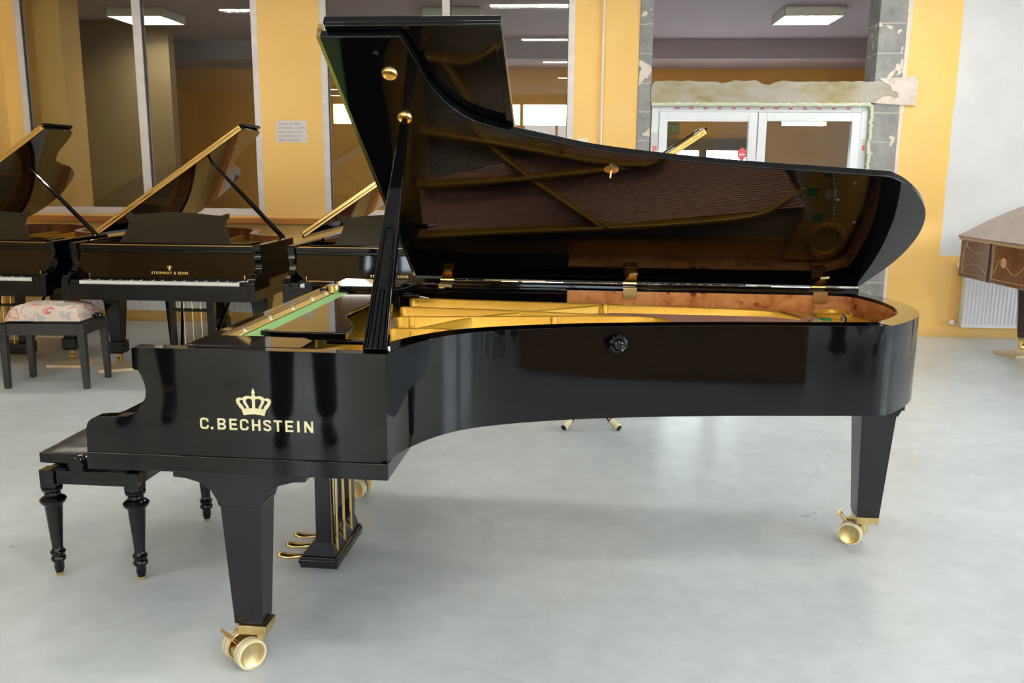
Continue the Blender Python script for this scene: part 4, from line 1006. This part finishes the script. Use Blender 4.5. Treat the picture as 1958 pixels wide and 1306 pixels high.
# plywood boards under the casters
def board(x,y,rz,label,w=.30,l=.26):
    o=MB().box((-w/2,-l/2,0),(w/2,l/2,.02),PINE).build('plywood_board',bevel=.002); o.location=(x,y,0); o.rotation_euler=(0,0,rz)
    return tag(o,label,'board','plywood boards under the piano casters')
def under(g,nm,sel=(0,1,2)):
    W_=1.44
    for i,(x,y) in enumerate(((.50,.13),(.50,W_-.13),(2.11-.42,W_/2+.22))):
        if i not in sel: continue
        p=g.matrix_basis@Vector((x,y,0)); board(p.x,p.y,R(12)*(1 if i%2 else -1)+.2,'square plywood board under the %s caster of the %s'%(('right front','left front','rear')[i],nm))
under(gB,'grand before the left window'); under(gA,'grand at the left edge'); under(gC,'grand behind the prop stick'); under(gD,'grand behind the concert grand')
# brown art-case grand at the right edge
VEN=noisy('amber_veneer',[(.3,(.13,.045,.018)),(.5,(.20,.075,.028)),(.7,(.27,.11,.045))],5,.14,coat=.8,dist=1.)
DT=R(108)   # direction of its spine, tail to keyboard runs toward the camera
SP0=Vector((3.80,7.56,0)); sd=Vector((.035,-.92,0)).normalized()
gR=empty('art_case_grand',SP0,math.atan2(sd.y,sd.x),'old brown inlaid grand piano with raised lid at the right edge by the white wall','grand piano')
# local: x toward the keyboard along the spine, y to the right (away from the spine is +y)
def rp(p): return p
ro=[(0,0),(1.9,0),(1.9,1.3),(1.0,1.3)]+spline([(1.0,1.3),(.85,1.1),(.62,.98),(.35,.86),(.10,.60),(0,.35),(0,.0)],5)[1:-1]
zt,zb2=.935,.625
m1=MB(); m1.prism(ro,zb2,zt,VEN); bo_=m1.build('case',parent=gR,bevel=.006,seg=2)
inl=MB()
def line_y(pts): inl.tube([(x,-.0015,z) for x,z in pts],.0025,INLAY,5)
line_y([(.06,.66),(.06,.93),(.42,.93),(.42,.66),(.06,.66)])
line_y(spline([(.08,.90),(.16,.86),(.24,.84),(.33,.85),(.40,.90)],5)); line_y(spline([(.08,.69),(.16,.74),(.24,.75),(.33,.74),(.40,.69)],5))
line_y([(.50,.66),(.50,.93),(1.4,.93),(1.4,.66),(.50,.66)])
line_y(spline([(.52,.70),(.60,.82),(.70,.76),(.80,.72),(.92,.80),(1.0,.86)],6)); inl.lathe([(.04,0),(.034,.003),(.001,.004)],(.64,-.001,.80),INLAY,(0,-1,0),seg=14)
inl.build('inlay',parent=gR)
MB().box((-.012,-.012,zt),(1.9,.0,zt+.012),INLAY).box((.44,-.006,zb2),(.455,.0,zt),MAHOGD).build('lid_rail',parent=gR)
PHR=R(27)
T=Matrix(((1,0,0,0),(0,math.cos(PHR),-math.sin(PHR),-.01),(0,math.sin(PHR),math.cos(PHR),zt+.012),(0,0,0,1)))
lo=[(-.03,0),(1.9,0),(1.9,1.32),(1.0,1.32)]+spline([(1.0,1.32),(.85,1.12),(.62,1.0),(.35,.88),(.08,.62),(-.03,.35),(-.03,.0)],5)[1:-1]
MB().prism(lo,0,.022,noisy('faded_lid_veneer',[(.3,(.27,.17,.14)),(.6,(.34,.23,.19)),(.8,(.40,.29,.25))],4,.22,coat=.5)).build('lid',parent=gR,bevel=.005,T=T)
MB().box((.40,.9,zt),(.42,.92,1.4),MAHOGD).build('prop_stick',parent=gR)
MB().tube([(.11,-.006,zt-.01),(.11,-.012,zt-.06)],.003,CHROME,6).build('lid_hook',parent=gR)
for (x,y) in ((.20,.50),(1.6,.12),(1.6,1.15)):
    l=MB(); 
    l.lathe([(.040,.13),(.050,.20),(.062,.35),(.080,.52),(.085,.55),(.06,.56),(.09,.59),(.09,zb2)],(x,y,0),MAHOGD,seg=8); lg=l.build('leg',parent=gR,ang=25)
    c=MB(); c.lathe([(.026,.10),(.034,.13)],(x,y,0),BRASS,seg=12); c.box((x-.02,y-.018,.04),(x+.02,y-.012,.105),BRASS); c.box((x-.02,y+.012,.04),(x+.02,y+.018,.105),BRASS); c.lathe([(.004,-.01),(.024,-.01),(.024,.01),(.004,.01)],(x,y,.046),BRASS,(0,1,0),seg=14); c.build('caster',parent=lg)
    p=gR.matrix_basis@Vector((x,y,0)); board(p.x,p.y,.3,'pale plywood board under the %s leg of the brown inlaid grand'%('tail' if x<1 else ('near' if y<.5 else 'far')),.34,.24)
gR.location.z=.02
# upholstered bench left
UB=empty('piano_bench',(-3.20,6.12,0),R(1),'scuffed black piano bench with pink patterned cushion in front of the left grand','bench')
BW=.27;BD=.17; SCUF=noisy('scuffed_black',[(.3,(.018,.018,.02)),(.70,(.03,.03,.032)),(.73,(.30,.28,.25))],22,.35)
f_=MB()
for s in (-1,1): f_.box((-BW,s*BD-.012,.375),(BW,s*BD+.012,.452),SCUF); f_.box((s*BW-.012,-BD,.375),(s*BW+.012,BD,.452),SCUF)
f_.build('apron',parent=UB,bevel=.002)
for sx in (-1,1):
    for sy in (-1,1):
        l=MB(); l.taper((sx*(BW-.0)+sx*.0,sy*BD,0),(.018,.018),(sx*(BW-.006),sy*BD,.452),(.026,.024),SCUF); l.build('leg',parent=UB,bevel=.002)
cu=MB(); nx,ny=26,16; vs=[];fs=[]
for j in range(ny+1):
    for i in range(nx+1):
        u=i/nx*2-1; v=j/ny*2-1; rx=BW-.012; ry=BD+.002
        e_=max(abs(u),abs(v)); h=.105*(1-abs(u)**7)**.5*(1-abs(v)**7)**.5
        for (bx_,by_) in ((-.6,0),(-.2,0),(.2,0),(.6,0)): h-=.022*math.exp(-((u-bx_)**2/.010+(v-by_)**2/.03))
        vs.append((u*rx,v*ry,.47+max(0,h)))
for j in range(ny):
    for i in range(nx): a=j*(nx+1)+i; fs.append((a,a+1,a+nx+2,a+nx+1))
cu.add(vs,fs,CLOTH); cu.box((-BW+.012,-BD-.0,.452),(BW-.012,BD,.478),CLOTH); cu.build('cushion',parent=UB,sub=1)
for s in (1,): 
    kn=MB()
    for k_ in (0,): kn.lathe([(.008,-.02),(.008,0),(.012,.004),(.022,.008),(.024,.022),(.018,.032),(.022,.040),(.020,.052),(.001,.056)],(s*(BW+.0),.03,.478),BLACK,(s,0,0),seg=16)
    kn.build('height_knob',parent=UB)
# round stool behind the concert grand
S_=empty('piano_stool',(.47,5.22,0),0,'black round piano stool with metal tipped curved feet, seen under the concert grand','stool')
MB().lathe([(.030,.16),(.040,.20),(.028,.24),(.028,.36),(.045,.40),(.03,.42),(.03,.47)],(0,0,0),BLACK,seg=20).build('column',parent=S_)
MB().lathe([(.02,.455),(.15,.46),(.165,.475),(.17,.50),(.15,.525),(.05,.535),(.0005,.535)],(0,0,0),SATIN,seg=32).build('seat',parent=S_)
for a in (-50,-130,50,130):
    ca,sa=math.cos(R(a)),math.sin(R(a)); pts=spline([(.02,.24),(.08,.20),(.13,.13),(.17,.07),(.22,.035),(.255,.022)],5)
    l=MB(); l.tube([(x*ca,x*sa,z) for x,z in pts],[.020-.004*abs(i/len(pts)-.4) for i in range(len(pts))],BLACK,10); lo=l.build('leg',parent=S_)
    MB().tube([(x*ca,x*sa,z+.002) for x,z in pts[-9:]],[.019,.0195,.0195,.019,.019,.020,.0215,.0215,.014],CREAMR,10).build('metal_claw',parent=lo)
# ------------------------------------------------------------------ the showroom behind the camera (seen in the piano's polish)
gE=make_grand((2.75,-.35,.0),R(-94),2.0,1.44,0,'closed black grand piano standing behind the photographer, nearest the right wall',BLACK,False,logo=None,keys=False,desk=False,brass=False,flap=False)
gF=make_grand((4.45,-.50,.0),R(-94),2.0,1.44,0,'closed black grand piano in the right rear of the showroom beside another',BLACK,False,logo=None,keys=False,desk=False,brass=False,flap=False)
WALN=noisy('walnut_case',[(.3,(.24,.12,.035)),(.7,(.36,.19,.06))],5,.3)
U=empty('upright_piano',(1.70,-1.05,0),R(-90),'walnut brown upright piano standing behind the photographer to the right','upright piano')
m=MB(); m.box((-.75,-.02,.08),(.75,.30,1.18),WALN); m.box((-.76,-.03,0),(-.71,.62,.60),WALN); m.box((.71,-.03,0),(.76,.62,.60),WALN)
m.build('case',parent=U,bevel=.004); MB().box((-.77,-.04,1.18),(.77,.34,1.205),WALN).build('top_lid',parent=U,bevel=.004)
MB().box((-.71,.30,.60),(.71,.62,.66),WALN).box((-.71,.30,.66),(.71,.36,.78),WALN).build('key_desk',parent=U,bevel=.004)
MB().box((-.66,.30,.12),(.66,.32,.55),WALN).build('lower_panel',parent=U,bevel=.003)
for x in (-.08,0,.08): MB().tube([(x,.30,.09),(x,.42,.085)],.012,BRASS,8).build('pedal',parent=U)
MB().box((-.5,.303,.85),(.5,.315,1.12),WALN).build('upper_panel',parent=U,bevel=.003)
# two visitors, reflected in the key-side cheek of the concert grand
SKIN=mat('skin',(.62,.38,.27),.5); DENIM=noisy('dark_denim',[(.3,(.015,.02,.035)),(.7,(.035,.045,.07))],40,.8); DARKJ=mat('dark_jacket',(.02,.02,.025),.8); LEGG=mat('black_leggings',(.008,.008,.009),.7); SHOE=mat('dark_shoe',(.01,.009,.009),.45); COATM=mat('grey_coat',(.10,.10,.11),.85); HAIRD=mat('brown_hair',(.06,.035,.02),.7); HAIRL=mat('dark_blond_hair',(.20,.13,.07),.7); EYEW=mat('eye_white',(.8,.8,.78),.3); EYED=mat('iris',(.05,.035,.03),.2); LIP=mat('lip',(.45,.18,.15),.5)
def skinned(name,verts,edges,M,parent,sub=1,root=0):
    me=bpy.data.meshes.new(name); me.from_pydata([v[:3] for v in verts],edges,[]); me.materials.append(M)
    o=bpy.data.objects.new(name,me); COL.objects.link(o); o.parent=parent
    sm=o.modifiers.new('skin','SKIN'); sm.use_smooth_shade=True
    for i,v in enumerate(verts):
        r=v[3]; s=me.skin_vertices[0].data[i]; s.radius=(r if isinstance(r,tuple) else (r,r)); s.use_root=(i==root)
    if sub: ss=o.modifiers.new('sub','SUBSURF'); ss.levels=sub; ss.render_levels=sub
    return o
def person(loc,rz,label,H,leg_m,top_m,hair_m,shoe_m,long_hair=False,boots=False,coat=False):
    P=empty('person',loc,rz,label,'person'); k=H/1.75
    V=[];E=[]
    def v(x,y,z,r): V.append((x*k,y*k,z*k,r*k if not isinstance(r,tuple) else (r[0]*k,r[1]*k))); return len(V)-1
    def e(a,b): E.append((a,b))
    pel=v(0,0,.95,(.15,.10)); wa=v(0,.0,1.10,(.13,.09)); ch=v(0,0,1.30,(.155,.105)); sh=v(0,-.01,1.44,(.09,.07)); nk=v(0,0,1.52,.052); hd0=v(0,.01,1.58,.055); 
    e(pel,wa);e(wa,ch);e(ch,sh);e(sh,nk);e(nk,hd0)
    hd=[v(0,.015,1.63,(.070,.080)),v(0,.005,1.685,(.076,.092)),v(0,-.005,1.73,(.060,.070))]; e(hd0,hd[0]);e(hd[0],hd[1]);e(hd[1],hd[2])
    LG={};AR={}
    for s in (-1,1):
        h=v(s*.09,0,.88,.085); t=v(s*.10,.01,.70,.075); kn=v(s*.11,.02,.48,.055); cf=v(s*.115,.0,.33,.052); an=v(s*.12,-.01,.09,.036); he=v(s*.12,.03,.045,.034); to=v(s*.135,.15,.03,.028)
        for a_,b_ in ((pel,h),(h,t),(t,kn),(kn,cf),(cf,an),(an,he),(he,to)): e(a_,b_)
        LG[s]=(h,t,kn,cf,an)
        a1=v(s*.185,-.01,1.41,.055); a2=v(s*.235,-.01,1.22,.046); el=v(s*.255,-.02,1.08,.039); fa=v(s*.262,.03,.95,.034); wr=v(s*.262,.07,.84,.025); pm=v(s*.260,.085,.775,(.034,.018))
        for a_,b_ in ((ch,a1),(a1,a2),(a2,el),(el,fa),(fa,wr),(wr,pm)): e(a_,b_)
        AR[s]=(a1,a2,el,fa,wr)
        for j,(dy,ln) in enumerate(((.030,.072),(.010,.082),(-.010,.076),(-.028,.060))):
            f1=v(s*.258,.088+dy,.745,.0095); f2=v(s*.252,.092+dy,.745-ln*.5,.0088); f3=v(s*.240,.090+dy,.745-ln*.95,.0075); e(pm,f1);e(f1,f2);e(f2,f3)
        t1=v(s*.245,.118,.795,.011); t2=v(s*.236,.135,.765,.010); t3=v(s*.230,.142,.740,.0085); e(pm,t1);e(t1,t2);e(t2,t3)
    body=skinned('body',V,E,SKIN,P,sub=1)
    g=lambda i,r=0: (V[i][0],V[i][1],V[i][2],r)
    # trousers
    tv=[(0,0,1.02*k,(.160*k,.112*k)),(0,0,.93*k,(.165*k,.118*k))]; te=[(0,1)]
    for s in (-1,1):
        n=len(tv); tv+=[(s*.095*k,0,.84*k,.098*k),(s*.105*k,.01,.66*k,.088*k),(s*.11*k,.02,.47*k,.070*k),(s*.115*k,0,.30*k,(.068 if not boots else .056)*k),(s*.12*k,-.01*k,(.10 if not boots else .16)*k,(.062 if not boots else .042)*k)]
        te+=[(1,n)]+[(n+i,n+i+1) for i in range(4)]
    skinned('trousers',tv,te,leg_m,P)
    jv=[(0,0,(.90 if not coat else .60)*k,(.175*k,.13*k)),(0,0,1.08*k,(.155*k,.115*k)),(0,0,1.30*k,(.178*k,.128*k)),(0,-.01*k,1.455*k,(.095*k,.075*k))]; je=[(0,1),(1,2),(2,3)]
    for s in (-1,1):
        n=len(jv); jv+=[(s*.185*k,-.01*k,1.41*k,.070*k),(s*.237*k,-.01*k,1.22*k,.060*k),(s*.257*k,-.02*k,1.08*k,.053*k),(s*.264*k,.03*k,.95*k,.047*k),(s*.264*k,.062*k,.86*k,.040*k)]
        je+=[(2,n)]+[(n+i,n+i+1) for i in range(4)]
    skinned('jacket',jv,je,top_m,P,root=1)
    for s in (-1,1):
        sv=[(s*.12*k,-.055*k,.045*k,.040*k),(s*.12*k,.0,.05*k,.046*k),(s*.126*k,.08*k,.042*k,(.046*k,.040*k)),(s*.133*k,.16*k,.032*k,(.042*k,.030*k)),(s*.137*k,.21*k,.028*k,(.030*k,.024*k))]; se=[(0,1),(1,2),(2,3),(3,4)]
        if boots: sv+=[(s*.12*k,-.015*k,.16*k,.046*k),(s*.12*k,-.01*k,.24*k,.052*k)]; se+=[(1,5),(5,6)]
        skinned('boot' if boots else 'shoe',sv,se,shoe_m,P,root=1)
    hv=[(0,-.035*k,1.66*k,(.082*k,.075*k)),(0,-.022*k,1.735*k,(.080*k,.088*k)),(0,-.015*k,1.775*k,.050*k)]
    he_=[(0,1),(1,2)]
    if long_hair: hv+=[(0,-.06*k,1.56*k,(.085*k,.045*k)),(0,-.075*k,1.44*k,(.075*k,.035*k))]; he_+=[(0,3),(3,4)]
    skinned('hair',hv,he_,hair_m,P)
    f=MB()
    for s in (-1,1): f.lathe([(.0005,-.011*k),(.009*k,-.008*k),(.0125*k,0),(.009*k,.008*k),(.0005,.011*k)],(s*.031*k,.086*k,1.672*k),EYEW,(0,1,0),12)
    eo=f.build('eyes',parent=P)
    for s in (-1,1): MB().lathe([(.005*k,0),(.004*k,.002),(.0005,.0022)],(s*.031*k,.0955*k,1.672*k),EYED,(0,1,0),10).build('iris',parent=eo)
    n=MB(); n.tube([(0,.090*k,1.675*k),(0,.106*k,1.65*k),(0,.112*k,1.633*k),(0,.092*k,1.622*k)],[.007*k,.009*k,.013*k,.009*k],SKIN,8); n.build('nose',parent=body)
    n=MB(); n.tube([(-.024*k,.088*k,1.592*k),(0,.098*k,1.594*k),(.024*k,.088*k,1.592*k)],[.003*k,.007*k,.003*k],LIP,8); n.build('mouth',parent=body)
    for s in (-1,1): MB().lathe([(.0005,-.006*k),(.014*k,-.005*k),(.020*k,0),(.014*k,.006*k),(.0005,.008*k)],(s*.080*k,.0,1.655*k),SKIN,(s,-.3,.0),12).build('ear',parent=body)
    return P
person((-1.62,.22,0),R(-25),'person in dark jeans, dark jacket and dark shoes standing left of the camera',1.80,DENIM,DARKJ,HAIRD,SHOE)
person((-2.72,.02,0),R(-20),'person in black leggings, ankle boots and a grey coat standing far left of the camera',1.68,LEGG,COATM,HAIRL,SHOE,long_hair=True,boots=True,coat=True)
